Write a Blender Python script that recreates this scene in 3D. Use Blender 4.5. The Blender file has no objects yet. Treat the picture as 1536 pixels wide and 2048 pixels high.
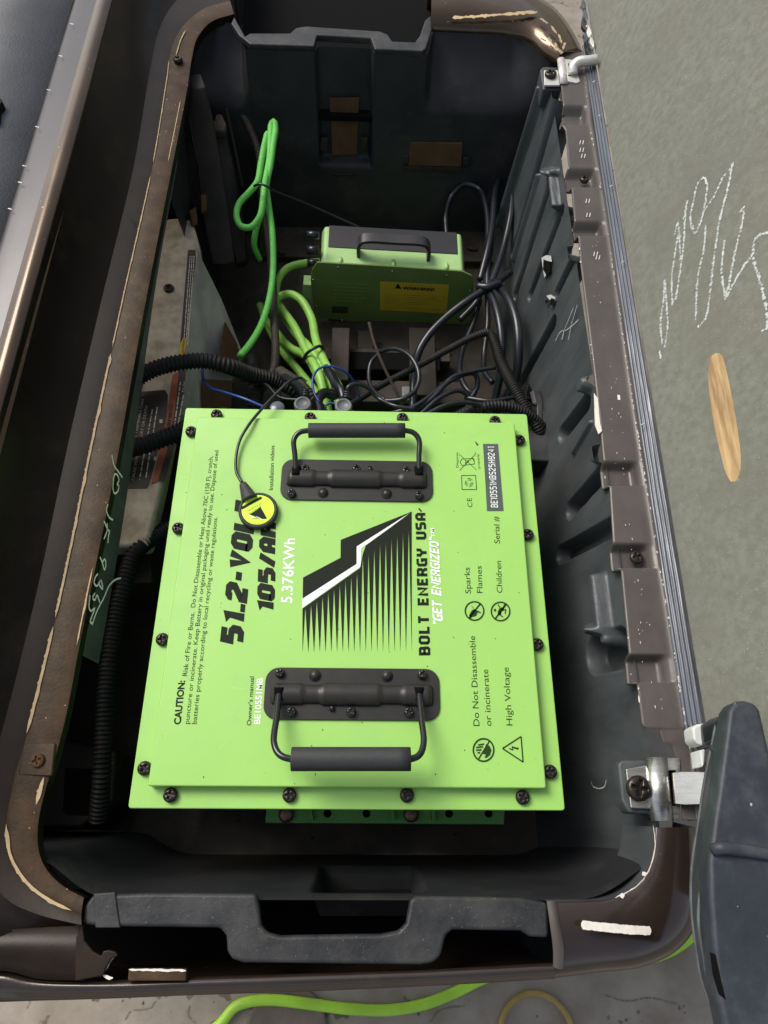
import bpy, bmesh, math, random
from math import sin, cos, pi, radians, sqrt, atan2
from mathutils import Vector, Matrix, noise
random.seed(7)
S = bpy.context.scene
COL = S.collection

# ------------------------------------------------------------------ camera
F = 1420.0
def _rot(a, b, c):
    return Matrix.Rotation(c, 3, 'Z') @ Matrix.Rotation(a, 3, 'X') @ Matrix.Rotation(b, 3, 'Y')
CR = _rot(0.4366, -0.0319, 0.017)
CP = Vector((0.0125, -0.2438, 0.7045))
cd = bpy.data.cameras.new('camera'); cam = bpy.data.objects.new('camera', cd); COL.objects.link(cam)
cd.sensor_fit = 'HORIZONTAL'; cd.sensor_width = 36.0; cd.lens = 36.0 * F / 1536.0
cd.clip_start = 0.01; cd.clip_end = 500
cam.matrix_world = Matrix.Translation(CP) @ CR.to_4x4()
S.camera = cam
# ------------------------------------------------------------------ light
w = bpy.data.worlds.new('World'); S.world = w; w.use_nodes = True
nt = w.node_tree
sky = nt.nodes.new('ShaderNodeTexSky'); sky.sky_type = 'NISHITA'; sky.sun_disc = False
sky.sun_elevation = radians(48); sky.sun_rotation = radians(-49); sky.dust_density = 3.0; sky.air_density = 1.0
bg = nt.nodes['Background']; bg.inputs['Strength'].default_value = 0.13
hs = nt.nodes.new('ShaderNodeHueSaturation'); hs.inputs['Saturation'].default_value = 0.55
nt.links.new(sky.outputs[0], hs.inputs['Color']); nt.links.new(hs.outputs[0], bg.inputs[0])
sd = bpy.data.lights.new('sun', 'SUN'); sd.energy = 1.9; sd.angle = radians(30); sd.color = (1.0, 0.95, 0.86)
sun = bpy.data.objects.new('sun', sd); COL.objects.link(sun)
sun.rotation_euler = Vector((0.64, -0.56, -0.95)).to_track_quat('-Z', 'Y').to_euler()
S.view_settings.view_transform = 'Standard'; S.view_settings.look = 'None'; S.view_settings.gamma = 1
S.view_settings.exposure = 0.42

# ------------------------------------------------------------------ pixel -> place
def RP(u, v, p0, n):
    d = CR @ Vector(((u - 768) / F, -(v - 1024) / F, -1.0))
    p0 = Vector(p0); n = Vector(n)
    return CP + d * ((p0 - CP).dot(n) / d.dot(n))
def P(u, v, z):
    return RP(u, v, (0, 0, z), (0, 0, 1))

# ------------------------------------------------------------------ materials
def mat(name, col, rough=0.5, metal=0.0, var=0.0, scale=40.0, col2=None, bump=0.0, bscale=400.0,
        speck=None, sscale=300.0, sthr=0.72, coat=0.0, spec=0.5, stretch=None, dust=None, dthr=0.5, dscale=12.0, rvar=0.0):
    m = bpy.data.materials.new(name); m.use_nodes = True
    N = m.node_tree.nodes; L = m.node_tree.links
    b = N['Principled BSDF']
    b.inputs['Roughness'].default_value = rough; b.inputs['Metallic'].default_value = metal
    b.inputs['Specular IOR Level'].default_value = spec
    b.inputs['Coat Weight'].default_value = coat; b.inputs['Coat Roughness'].default_value = 0.15
    tc = N.new('ShaderNodeTexCoord'); mp = N.new('ShaderNodeMapping')
    L.new(tc.outputs['Object'], mp.inputs[0])
    if stretch: mp.inputs['Scale'].default_value = stretch
    src = None
    c4 = (*col, 1)
    rgb = N.new('ShaderNodeRGB'); rgb.outputs[0].default_value = c4; src = rgb.outputs[0]
    def noise_n(sc, det=5, ro=0.6):
        t = N.new('ShaderNodeTexNoise'); t.inputs['Scale'].default_value = sc
        t.inputs['Detail'].default_value = det; t.inputs['Roughness'].default_value = ro
        L.new(mp.outputs[0], t.inputs['Vector']); return t
    def mix(fac, a, bcol):
        x = N.new('ShaderNodeMix'); x.data_type = 'RGBA'
        L.new(fac, x.inputs['Factor']); L.new(a, x.inputs['A'])
        x.inputs['B'].default_value = (*bcol, 1); return x.outputs['Result']
    def ramp(fac, lo, hi):
        r = N.new('ShaderNodeMapRange'); r.inputs['From Min'].default_value = lo; r.inputs['From Max'].default_value = hi
        L.new(fac, r.inputs['Value']); return r.outputs['Result']
    if var > 0 or col2:
        t = noise_n(scale)
        c2 = col2 if col2 else tuple(max(0, c * (1 - var)) for c in col)
        src = mix(ramp(t.outputs['Fac'], 0.35, 0.65), src, c2)
    if dust:
        t = noise_n(dscale, 8, 0.7)
        src = mix(ramp(t.outputs['Fac'], dthr, dthr + 0.25), src, dust)
    if speck:
        t = noise_n(sscale, 2, 0.5)
        src = mix(ramp(t.outputs['Fac'], sthr, sthr + 0.03), src, speck)
    L.new(src, b.inputs['Base Color'])
    if rvar:
        t = noise_n(scale * 0.7, 6, 0.65); r = N.new('ShaderNodeMapRange')
        r.inputs['From Min'].default_value = 0.35; r.inputs['From Max'].default_value = 0.65
        r.inputs['To Min'].default_value = max(0.03, rough - rvar); r.inputs['To Max'].default_value = min(1, rough + rvar)
        L.new(t.outputs['Fac'], r.inputs['Value']); L.new(r.outputs['Result'], b.inputs['Roughness'])
    if bump > 0:
        t = noise_n(bscale, 4); bp = N.new('ShaderNodeBump'); bp.inputs['Strength'].default_value = bump
        bp.inputs['Distance'].default_value = 0.0006
        L.new(t.outputs['Fac'], bp.inputs['Height']); L.new(bp.outputs[0], b.inputs['Normal'])
    return m
M = {}
M['green'] = mat('lime_powder_coat', (0.325, 0.61, 0.128), 0.40, var=0.05, scale=9, bump=0.12, bscale=900, speck=(0.08, 0.12, 0.04), sscale=230, sthr=0.765, dust=(0.295, 0.555, 0.14), dthr=0.50, dscale=26, rvar=0.12)
M['greenshade'] = mat('lime_case_shaded', (0.12, 0.42, 0.09), 0.5, var=0.15, scale=30, bump=0.1)  # darker lime: the shade below the lid is put into the colour
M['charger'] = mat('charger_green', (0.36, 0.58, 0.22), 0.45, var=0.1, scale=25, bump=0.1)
M['charger_face_shaded'] = mat('charger_green_shaded', (0.155, 0.235, 0.06), 0.5, var=0.12, scale=30, bump=0.1)  # dark copy of the charger green, shade of the front face painted in
M['ink'] = mat('black_ink', (0.010, 0.014, 0.008), 0.55, spec=0.15)
M['inkgreen'] = mat('dark_green_ink', (0.02, 0.045, 0.012), 0.55, spec=0.15)
M['white'] = mat('white_ink', (0.80, 0.84, 0.78), 0.45)
M['grey_tag'] = mat('grey_serial_strip', (0.07, 0.085, 0.08), 0.4)
M['blackmetal'] = mat('black_coated_steel', (0.027, 0.025, 0.021), 0.36, var=0.2, scale=60, bump=0.1, bscale=700, spec=0.35)
M['rubber'] = mat('black_grip_rubber', (0.032, 0.032, 0.032), 0.6, var=0.2, scale=200, bump=0.5, bscale=1200)
M['bail'] = mat('black_gloss_wire', (0.012, 0.014, 0.013), 0.16)
M['screw'] = mat('dark_screw', (0.05, 0.042, 0.036), 0.3, metal=0.7, var=0.3, scale=300, bump=0.2)
M['bolt'] = mat('rusty_bolt', (0.22, 0.15, 0.10), 0.45, metal=0.6, var=0.4, scale=200)
M['black'] = mat('void_black', (0.004, 0.004, 0.004), 0.9, spec=0.1)
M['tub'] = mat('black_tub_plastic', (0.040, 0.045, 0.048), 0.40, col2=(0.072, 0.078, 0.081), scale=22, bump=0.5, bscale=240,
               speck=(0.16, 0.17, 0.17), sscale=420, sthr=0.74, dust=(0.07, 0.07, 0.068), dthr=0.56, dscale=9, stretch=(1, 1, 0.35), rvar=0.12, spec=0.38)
M['tubfloor'] = mat('dirty_tub_floor', (0.026, 0.023, 0.019), 0.6, col2=(0.060, 0.050, 0.037), scale=14, bump=0.6, bscale=160,
               dust=(0.075, 0.058, 0.036), dthr=0.57, dscale=9, spec=0.2)
M['flange'] = mat('grey_black_flange', (0.017, 0.018, 0.020), 0.45, col2=(0.045, 0.045, 0.044), scale=34, bump=0.5, bscale=300,
                  speck=(0.2, 0.2, 0.19), sscale=800, sthr=0.70, dust=(0.085, 0.078, 0.065), dthr=0.58, dscale=14, spec=0.3)
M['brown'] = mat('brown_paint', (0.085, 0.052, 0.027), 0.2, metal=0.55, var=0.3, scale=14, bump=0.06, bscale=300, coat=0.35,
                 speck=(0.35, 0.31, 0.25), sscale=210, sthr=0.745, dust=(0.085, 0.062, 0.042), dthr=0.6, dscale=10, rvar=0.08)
M['brown_strip'] = mat('brown_worn_paint', (0.075, 0.045, 0.023), 0.42, col2=(0.038, 0.024, 0.014), scale=38, bump=0.5, bscale=350,
                 speck=(0.5, 0.42, 0.3), sscale=260, sthr=0.73, dust=(0.12, 0.082, 0.046), dthr=0.55, dscale=22, spec=0.15)
M['brown_shaded'] = mat('shaded_brown_gloss', (0.012, 0.009, 0.007), 0.34, var=0.4, scale=8, bump=0.06, bscale=250,
                 dust=(0.035, 0.024, 0.015), dthr=0.52, dscale=7, rvar=0.1, spec=0.18)  # body brown darkened so the slope facing away from the sun looks shaded
M['rail'] = mat('taupe_painted_rail', (0.085, 0.073, 0.065), 0.34, var=0.22, scale=35, bump=0.22, bscale=420,
                speck=(0.45, 0.42, 0.38), sscale=260, sthr=0.765, stretch=(1, 0.6, 1), rvar=0.08, spec=0.35, coat=0.1)
M['body'] = mat('chocolate_body_paint', (0.040, 0.027, 0.021), 0.2, metal=0.3, var=0.25, scale=20, coat=0.5, bump=0.06, speck=(0.4, 0.36, 0.3), sscale=260, sthr=0.775, dust=(0.085, 0.068, 0.052), dthr=0.60, dscale=9, rvar=0.1)
M['creaseshade'] = mat('brown_half_shade', (0.026, 0.016, 0.009), 0.34, col2=(0.013, 0.009, 0.006), scale=18, bump=0.15, bscale=300, spec=0.2, coat=0)  # light fading past the crease put into a darker body brown
M['tub_shaded'] = mat('shaded_tub_plastic', (0.018, 0.0185, 0.021), 0.42, col2=(0.028, 0.028, 0.030), scale=16, bump=0.4, bscale=200, dust=(0.060, 0.052, 0.040), dthr=0.55, dscale=11, spec=0.22)  # same plastic as the tub, darkened for the walls that get no sun
M['dustyblack'] = mat('dusty_black_plastic', (0.016, 0.014, 0.012), 0.6, col2=(0.030, 0.025, 0.018), scale=20, bump=0.5, bscale=200, dust=(0.085, 0.066, 0.045), dthr=0.58, dscale=11, spec=0.2)
M['sill'] = mat('sill_sky_tint', (0.034, 0.029, 0.034), 0.30, metal=0.2, var=0.25, scale=30, coat=0.1, bump=0.05, speck=(0.6, 0.58, 0.55), sscale=200, sthr=0.77)  # purple grey is the sky's reflection, put into the sill's base colour
M['cream'] = mat('cream_scrape', (0.50, 0.37, 0.20), 0.7, var=0.2, scale=150, bump=0.4)
M['chip'] = mat('white_chip', (0.75, 0.70, 0.62), 0.6, var=0.15, scale=200)
M['mat'] = mat('grey_black_mat', (0.10, 0.103, 0.11), 0.5, var=0.35, scale=9, bump=1.0, bscale=420, rvar=0.1)
M['seal'] = mat('blue_grey_rubber', (0.10, 0.112, 0.135), 0.2, var=0.3, scale=60, bump=0.15, stretch=(1, 0.1, 1))
M['board'] = mat('grey_green_plywood', (0.140, 0.142, 0.112), 0.72, col2=(0.185, 0.188, 0.155), scale=110, bump=0.7, bscale=500,
                 speck=(0.28, 0.285, 0.25), sscale=500, sthr=0.70, dust=(0.14, 0.138, 0.112), dthr=0.48, dscale=9)
M['boardedge'] = mat('dark_board_edge', (0.06, 0.05, 0.04), 0.8)
M['wood'] = mat('bare_wood', (0.55, 0.38, 0.19), 0.6, col2=(0.36, 0.22, 0.10), scale=170, bump=0.4, bscale=200, stretch=(1, 0.10, 1), dust=(0.09, 0.055, 0.03), dthr=0.50, dscale=60)
M['chalk'] = mat('white_chalk', (0.66, 0.70, 0.66), 0.9, var=0.5, scale=500)
M['marker'] = mat('silver_marker', (0.85, 0.87, 0.82), 0.6)
M['concrete'] = mat('concrete', (0.21, 0.175, 0.135), 0.85, col2=(0.31, 0.27, 0.22), scale=14, bump=0.9, bscale=90,
                    speck=(0.13, 0.10, 0.07), sscale=30, sthr=0.66, dust=(0.16, 0.14, 0.115), dthr=0.52, dscale=3)
M['concrete2'] = mat('dull_brown_disc', (0.17, 0.14, 0.105), 0.8, var=0.3, scale=30, bump=0.6, bscale=90)
M['steel'] = mat('brushed_steel', (0.52, 0.51, 0.48), 0.28, metal=0.9, var=0.15, scale=60, bump=0.05, bscale=300, stretch=(1, 5, 1), rvar=0.1)
M['steelwhite'] = mat('pale_zinc', (0.68, 0.66, 0.62), 0.4, metal=0.4, var=0.2, scale=80, bump=0.2, dust=(0.35, 0.22, 0.12), dthr=0.62, dscale=60)
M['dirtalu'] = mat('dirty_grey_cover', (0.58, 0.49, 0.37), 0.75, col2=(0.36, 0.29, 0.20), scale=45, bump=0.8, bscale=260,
                   dust=(0.50, 0.45, 0.37), dthr=0.54, dscale=25, spec=0.2)  # dirty cover; base raised to stand in for light missing under the rim
M['sidealu'] = mat('stained_grey_side', (0.40, 0.39, 0.34), 0.6, col2=(0.26, 0.25, 0.22), scale=18, bump=0.6, bscale=260,
                   dust=(0.60, 0.58, 0.52), dthr=0.62, dscale=17, stretch=(3, 0.7, 0.7))  # base raised as well, since this side faces away from the sun
M['label'] = mat('brown_black_label', (0.050, 0.037, 0.026), 0.6, var=0.3, scale=40)
M['orange'] = mat('faded_orange', (0.36, 0.09, 0.03), 0.6, var=0.25, scale=60)
M['yellow'] = mat('yellow_label', (0.62, 0.42, 0.03), 0.5, var=0.1, scale=60)
M['yelink'] = mat('faint_ink', (0.22, 0.14, 0.02), 0.6)
M['text'] = mat('faded_white_text', (0.62, 0.55, 0.45), 0.7)
M['cable'] = mat('black_cable', (0.014, 0.016, 0.021), 0.3, var=0.2, scale=60)
M['conduit'] = mat('black_conduit', (0.015, 0.014, 0.013), 0.55, spec=0.25, var=0.3, scale=50, dust=(0.05, 0.042, 0.03), dthr=0.56, dscale=20)
M['dustconduit'] = mat('dusty_conduit', (0.060, 0.048, 0.033), 0.65, var=0.4, scale=50)
M['limecable'] = mat('lime_cable', (0.27, 0.55, 0.09), 0.45, var=0.12, scale=60)
M['cord'] = mat('green_braid', (0.09, 0.52, 0.07), 0.5, col2=(0.20, 0.62, 0.12), scale=500, bump=1.0, bscale=900)
M['neon'] = mat('neon_cord', (0.42, 0.75, 0.05), 0.4, var=0.25, scale=12)
M['neonsticker'] = mat('neon_sticker', (0.60, 0.90, 0.02), 0.35)
M['blue'] = mat('blue_wire', (0.012, 0.045, 0.22), 0.35)
M['cap'] = mat('grey_cap', (0.13, 0.14, 0.14), 0.45)
M['rust'] = mat('rusty_frame', (0.045, 0.030, 0.019), 0.8, col2=(0.018, 0.015, 0.012), scale=25, bump=0.9, bscale=120, dust=(0.13, 0.095, 0.06), dthr=0.6, dscale=15)
M['brownpanel'] = mat('brown_panel', (0.105, 0.060, 0.032), 0.8, var=0.3, scale=30, spec=0.05)
M['lidblack'] = mat('charger_black_top', (0.028, 0.026, 0.028), 0.4, var=0.15, scale=50)
M['armplastic'] = mat('blue_black_plastic', (0.024, 0.028, 0.036), 0.46, col2=(0.040, 0.045, 0.054), scale=22, bump=0.45, bscale=260,
                      speck=(0.4, 0.42, 0.42), sscale=150, sthr=0.765, dust=(0.070, 0.074, 0.078), dthr=0.5, dscale=22, spec=0.3)
M['wornedge'] = mat('worn_plastic_edge', (0.10, 0.11, 0.115), 0.5, var=0.6, scale=60, spec=0.3)
M['whiteplastic'] = mat('white_nylon', (0.62, 0.63, 0.60), 0.5, var=0.2, scale=80)
M['amber'] = mat('amber_ring', (0.34, 0.24, 0.06), 0.5, var=0.3, scale=30)

# ------------------------------------------------------------------ object helpers
def tagit(o, label=None, cat=None, group=None, kind=None):
    if label: o['label'] = label
    if cat: o['category'] = cat
    if group: o['group'] = group
    if kind: o['kind'] = kind
    return o
def thing(name, label, cat, loc, group=None):
    o = bpy.data.objects.new(name, None); COL.objects.link(o); o.location = loc; o.empty_display_size = 0.02
    return tagit(o, label, cat, group)
def wpos(o):
    p = Vector(o.location); q = o.parent
    while q: p += Vector(q.location); q = q.parent
    return p
def link(name, me, m, parent=None, pos=None):
    """me in world coordinates (pos None) or local with its world pos."""
    o = bpy.data.objects.new(name, me); COL.objects.link(o)
    if m is not None and not me.materials: me.materials.append(M[m])
    base = Vector((0, 0, 0))
    if parent: o.parent = parent; base = wpos(parent)
    o.location = (Vector(pos) if pos is not None else Vector((0, 0, 0))) - base
    return o
def mesh(name, vs, fs, smooth=False):
    me = bpy.data.meshes.new(name); me.from_pydata([tuple(v) for v in vs], [], fs); me.update()
    if smooth: me.shade_smooth()
    return me
def fixn(me):
    bm = bmesh.new(); bm.from_mesh(me); bmesh.ops.recalc_face_normals(bm, faces=bm.faces); bm.to_mesh(me); bm.free()
def obj(name, vs, fs, m, parent=None, smooth=False, bevel=0, seg=2, solid=0, fix=True):
    me = mesh(name, vs, fs, smooth)
    if fix: fixn(me)
    o = link(name, me, m, parent)
    if solid:
        s = o.modifiers.new('solid', 'SOLIDIFY'); s.thickness = solid; s.offset = -1
    if bevel:
        b = o.modifiers.new('bevel', 'BEVEL'); b.width = bevel; b.segments = seg; b.limit_method = 'ANGLE'; b.angle_limit = radians(35)
        me.shade_smooth()
        w_ = o.modifiers.new('wn', 'WEIGHTED_NORMAL'); w_.keep_sharp = True
    return o
def prism(name, pts, down, m, parent=None, bevel=0, seg=2, holes=None):
    """polygon (world points) extruded by vector down"""
    pts = [Vector(p) for p in pts]; d = Vector(down); n = len(pts)
    if not holes:
        vs = pts + [p + d for p in pts]
        fs = [tuple(range(n)), tuple(range(2 * n - 1, n - 1, -1))] + [(i, i + n, (i + 1) % n + n, (i + 1) % n) for i in range(n)]
        return obj(name, vs, fs, m, parent, bevel=bevel, seg=seg)
    bm = bmesh.new(); edges = []
    for loop in [pts] + [[Vector(p) for p in h] for h in holes]:
        bv = [bm.verts.new(p) for p in loop]
        edges += [bm.edges.new((bv[i], bv[(i + 1) % len(bv)])) for i in range(len(bv))]
    bmesh.ops.triangle_fill(bm, edges=edges, use_beauty=True)
    r = bmesh.ops.extrude_face_region(bm, geom=list(bm.faces))
    for v in [g for g in r['geom'] if isinstance(g, bmesh.types.BMVert)]: v.co += d
    bmesh.ops.recalc_face_normals(bm, faces=bm.faces)
    me = bpy.data.meshes.new(name); bm.to_mesh(me); bm.free()
    return link(name, me, m, parent)
def flat(name, pts, m, parent=None, up=(0, 0, 1), th=0.0003):
    u = Vector(up).normalized() * th
    return prism(name, [Vector(p) + u for p in pts], -u, m, parent)
def box(name, a, b, m, parent=None, bevel=0.001, seg=2):
    (x0, y0, z0), (x1, y1, z1) = a, b
    return prism(name, [(x0, y0, z1), (x1, y0, z1), (x1, y1, z1), (x0, y1, z1)], (0, 0, z0 - z1), m, parent, bevel, seg)
def cr(pts, n, closed=False):
    """Catmull-Rom through points, n samples spread by chord length"""
    p = [Vector(q) for q in pts]
    if len(p) == 2: return [p[0].lerp(p[1], i / (n - 1)) for i in range(n)]
    ext = [p[-1]] + p + [p[0], p[1]] if closed else [p[0] * 2 - p[1]] + p + [p[-1] * 2 - p[-2]]
    out = []; ns = len(p) if closed else len(p) - 1
    for i in range(ns):
        a, b, c, d = ext[i:i + 4]
        ts = [0.0]
        for q0, q1 in ((a, b), (b, c), (c, d)): ts.append(ts[-1] + max(1e-6, (q1 - q0).length) ** 0.5)
        t0, t1, t2, t3 = ts
        for k in range(24):
            t = t1 + (t2 - t1) * k / 24
            A1 = a * ((t1 - t) / (t1 - t0)) + b * ((t - t0) / (t1 - t0)); A2 = b * ((t2 - t) / (t2 - t1)) + c * ((t - t1) / (t2 - t1)); A3 = c * ((t3 - t) / (t3 - t2)) + d * ((t - t2) / (t3 - t2))
            B1 = A1 * ((t2 - t) / (t2 - t0)) + A2 * ((t - t0) / (t2 - t0)); B2 = A2 * ((t3 - t) / (t3 - t1)) + A3 * ((t - t1) / (t3 - t1))
            out.append(B1 * ((t2 - t) / (t2 - t1)) + B2 * ((t - t1) / (t2 - t1)))
    out.append(p[0].copy() if closed else p[-1].copy())
    L = [0.0]
    for i in range(1, len(out)): L.append(L[-1] + (out[i] - out[i - 1]).length)
    res = []; j = 0
    for i in range(n):
        s = L[-1] * i / (n - 1)
        while j < len(L) - 2 and L[j + 1] < s: j += 1
        f = (s - L[j]) / max(1e-9, L[j + 1] - L[j]); res.append(out[j].lerp(out[j + 1], min(1, max(0, f))))
    return res
def loft(name, rails, n, m, parent=None, solid=0.0, smooth=True, up=None):
    R = [cr(r, n) for r in rails]; vs = [p for r in R for p in r]
    fs = [(i * n + j, i * n + j + 1, (i + 1) * n + j + 1, (i + 1) * n + j) for i in range(len(R) - 1) for j in range(n - 1)]
    me = mesh(name, vs, fs, smooth)
    if up is not None:
        s = sum((p.normal.dot(Vector(up)) * p.area for p in me.polygons))
        if s < 0: me.flip_normals()
    o = link(name, me, m, parent)
    if solid: s_ = o.modifiers.new('solid', 'SOLIDIFY'); s_.thickness = solid; s_.offset = -1
    return o
def tube_mesh(name, pts, r, sides=10, rib=0.0, pitch=0.004, cap=True):
    L = sum((pts[i + 1] - pts[i]).length for i in range(len(pts) - 1))
    vs = []; fs = []; n = len(pts); acc = 0.0
    T = [(pts[min(i + 1, n - 1)] - pts[max(i - 1, 0)]).normalized() for i in range(n)]
    up = Vector((0, 0, 1)) if abs(T[0].z) < 0.9 else Vector((1, 0, 0))
    nrm = (up - T[0] * up.dot(T[0])).normalized()
    for i in range(n):
        if i: acc += (pts[i] - pts[i - 1]).length
        nrm = (nrm - T[i] * nrm.dot(T[i])).normalized(); bn = T[i].cross(nrm)
        rr = r(i / (n - 1)) if callable(r) else r
        if rib: rr *= 1 - rib * (0.5 - 0.5 * cos(2 * pi * acc / pitch)) ** 1.5
        for k in range(sides):
            a = 2 * pi * k / sides; vs.append(pts[i] + (nrm * cos(a) + bn * sin(a)) * rr)
    for i in range(n - 1):
        for k in range(sides):
            a = i * sides + k; b = i * sides + (k + 1) % sides; fs.append((a, b, b + sides, a + sides))
    if cap: fs += [tuple(range(sides - 1, -1, -1)), tuple(range((n - 1) * sides, n * sides))]
    return mesh(name, vs, fs, True)
def tube(name, pts, r, m, parent=None, n=None, rib=0.0, pitch=0.004, sides=10, closed=False):
    raw = [Vector(p) for p in pts]; L = sum((raw[i + 1] - raw[i]).length for i in range(len(raw) - 1))
    if n is None: n = int(max(10, L / 0.004)) if not rib else int(L / pitch * 6)
    return link(name, tube_mesh(name, cr(raw, n, closed), r, sides, rib, pitch), m, parent)
def pz(path, dz=0.0):
    return [P(u, v, z + dz) for u, v, z in path]
def lathe(prof, n=20):
    vs = [(r * cos(2 * pi * k / n), r * sin(2 * pi * k / n), z) for r, z in prof for k in range(n)]
    fs = [(i * n + k, i * n + (k + 1) % n, (i + 1) * n + (k + 1) % n, (i + 1) * n + k) for i in range(len(prof) - 1) for k in range(n)]
    fs += [tuple(range(n - 1, -1, -1)), tuple(range((len(prof) - 1) * n, len(prof) * n))]
    return vs, fs
def evalmesh(o):
    dg = bpy.context.evaluated_depsgraph_get(); me = bpy.data.meshes.new_from_object(o.evaluated_get(dg)); return me
def rrect(x0, y0, x1, y1, r, z, n=5):
    pts = []
    for cx, cy, a0 in ((x1 - r, y1 - r, 0), (x0 + r, y1 - r, 90), (x0 + r, y0 + r, 180), (x1 - r, y0 + r, 270)):
        for k in range(n + 1):
            a = radians(a0 + 90 * k / n); pts.append(Vector((cx + r * cos(a), cy + r * sin(a), z)))
    return pts
def wobble(p0, p1, n, w0, w1, up=Vector((0, 0, 1))):
    pass

def fine_print(A, B, up, h, m, parent, seed):
    """a line of print too small to read: word-long dashes from A to B"""
    A = Vector(A); B = Vector(B); L = (B - A).length; d = (B - A) / L; e = Vector(up); e = (e - d * e.dot(d)).normalized() * h
    rd = random.Random(seed); x = 0; vs = []; fs = []
    while x < L:
        w_ = min(L - x, h * rd.uniform(1.5, 6)); k = len(vs); j = rd.uniform(0, .25)
        vs += [A + d * x, A + d * (x + w_), A + d * (x + w_) + e * (.75 - j), A + d * x + e * (.75 - j)]; fs.append((k, k + 1, k + 2, k + 3)); x += w_ + h * .8
    return obj('fine_print', vs, fs, m, parent, fix=False)
# text -----------------------------------------------------------
def text_mesh(body, bold=0.0, shear=0.0, sx=1.0):
    cu = bpy.data.curves.new('text', 'FONT'); cu.body = body; cu.size = 1.0; cu.offset = bold; cu.shear = shear
    cu.space_character = sx; cu.resolution_u = 3
    o = bpy.data.objects.new('text_tmp', cu); COL.objects.link(o)
    me = evalmesh(o); bpy.data.objects.remove(o); bpy.data.curves.remove(cu); me.materials.clear(); return me
def lettering(body, a, b, capdir, caph, m, parent, bold=0.0, shear=0.0, sp=1.0, name='lettering', lift=0.00012):
    """text from world point a to b (baseline), capitals caph tall in direction capdir"""
    a = Vector(a); b = Vector(b); me = text_mesh(body, bold, shear, sp)
    xs = [v.co.x for v in me.vertices]; x0, x1 = min(xs), max(xs)
    d = b - a; e = Vector(capdir); e = (e - d * (e.dot(d) / d.dot(d))).normalized(); nrm = d.normalized().cross(e)
    for v in me.vertices:
        v.co = a + d * ((v.co.x - x0) / (x1 - x0)) + e * (v.co.y / 0.73 * caph) + nrm * lift
    return link(name, me, m, parent)
def tlid(body, u0, v0, u1, v1, cap_px, m, parent, z=0.0121, **k):
    a = P(u0, v0, z); b = P(u1, v1, z); c = P(u0 - cap_px, v0, z)
    return lettering(body, a, b, c - a, (c - a).length, m, parent, **k)
_o = [(0, .5), (0, 3.5), (.5, 4), (1.5, 4), (2, 3.5), (2, .5), (1.5, 0), (.5, 0), (0, .5), (0, 1)]
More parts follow.
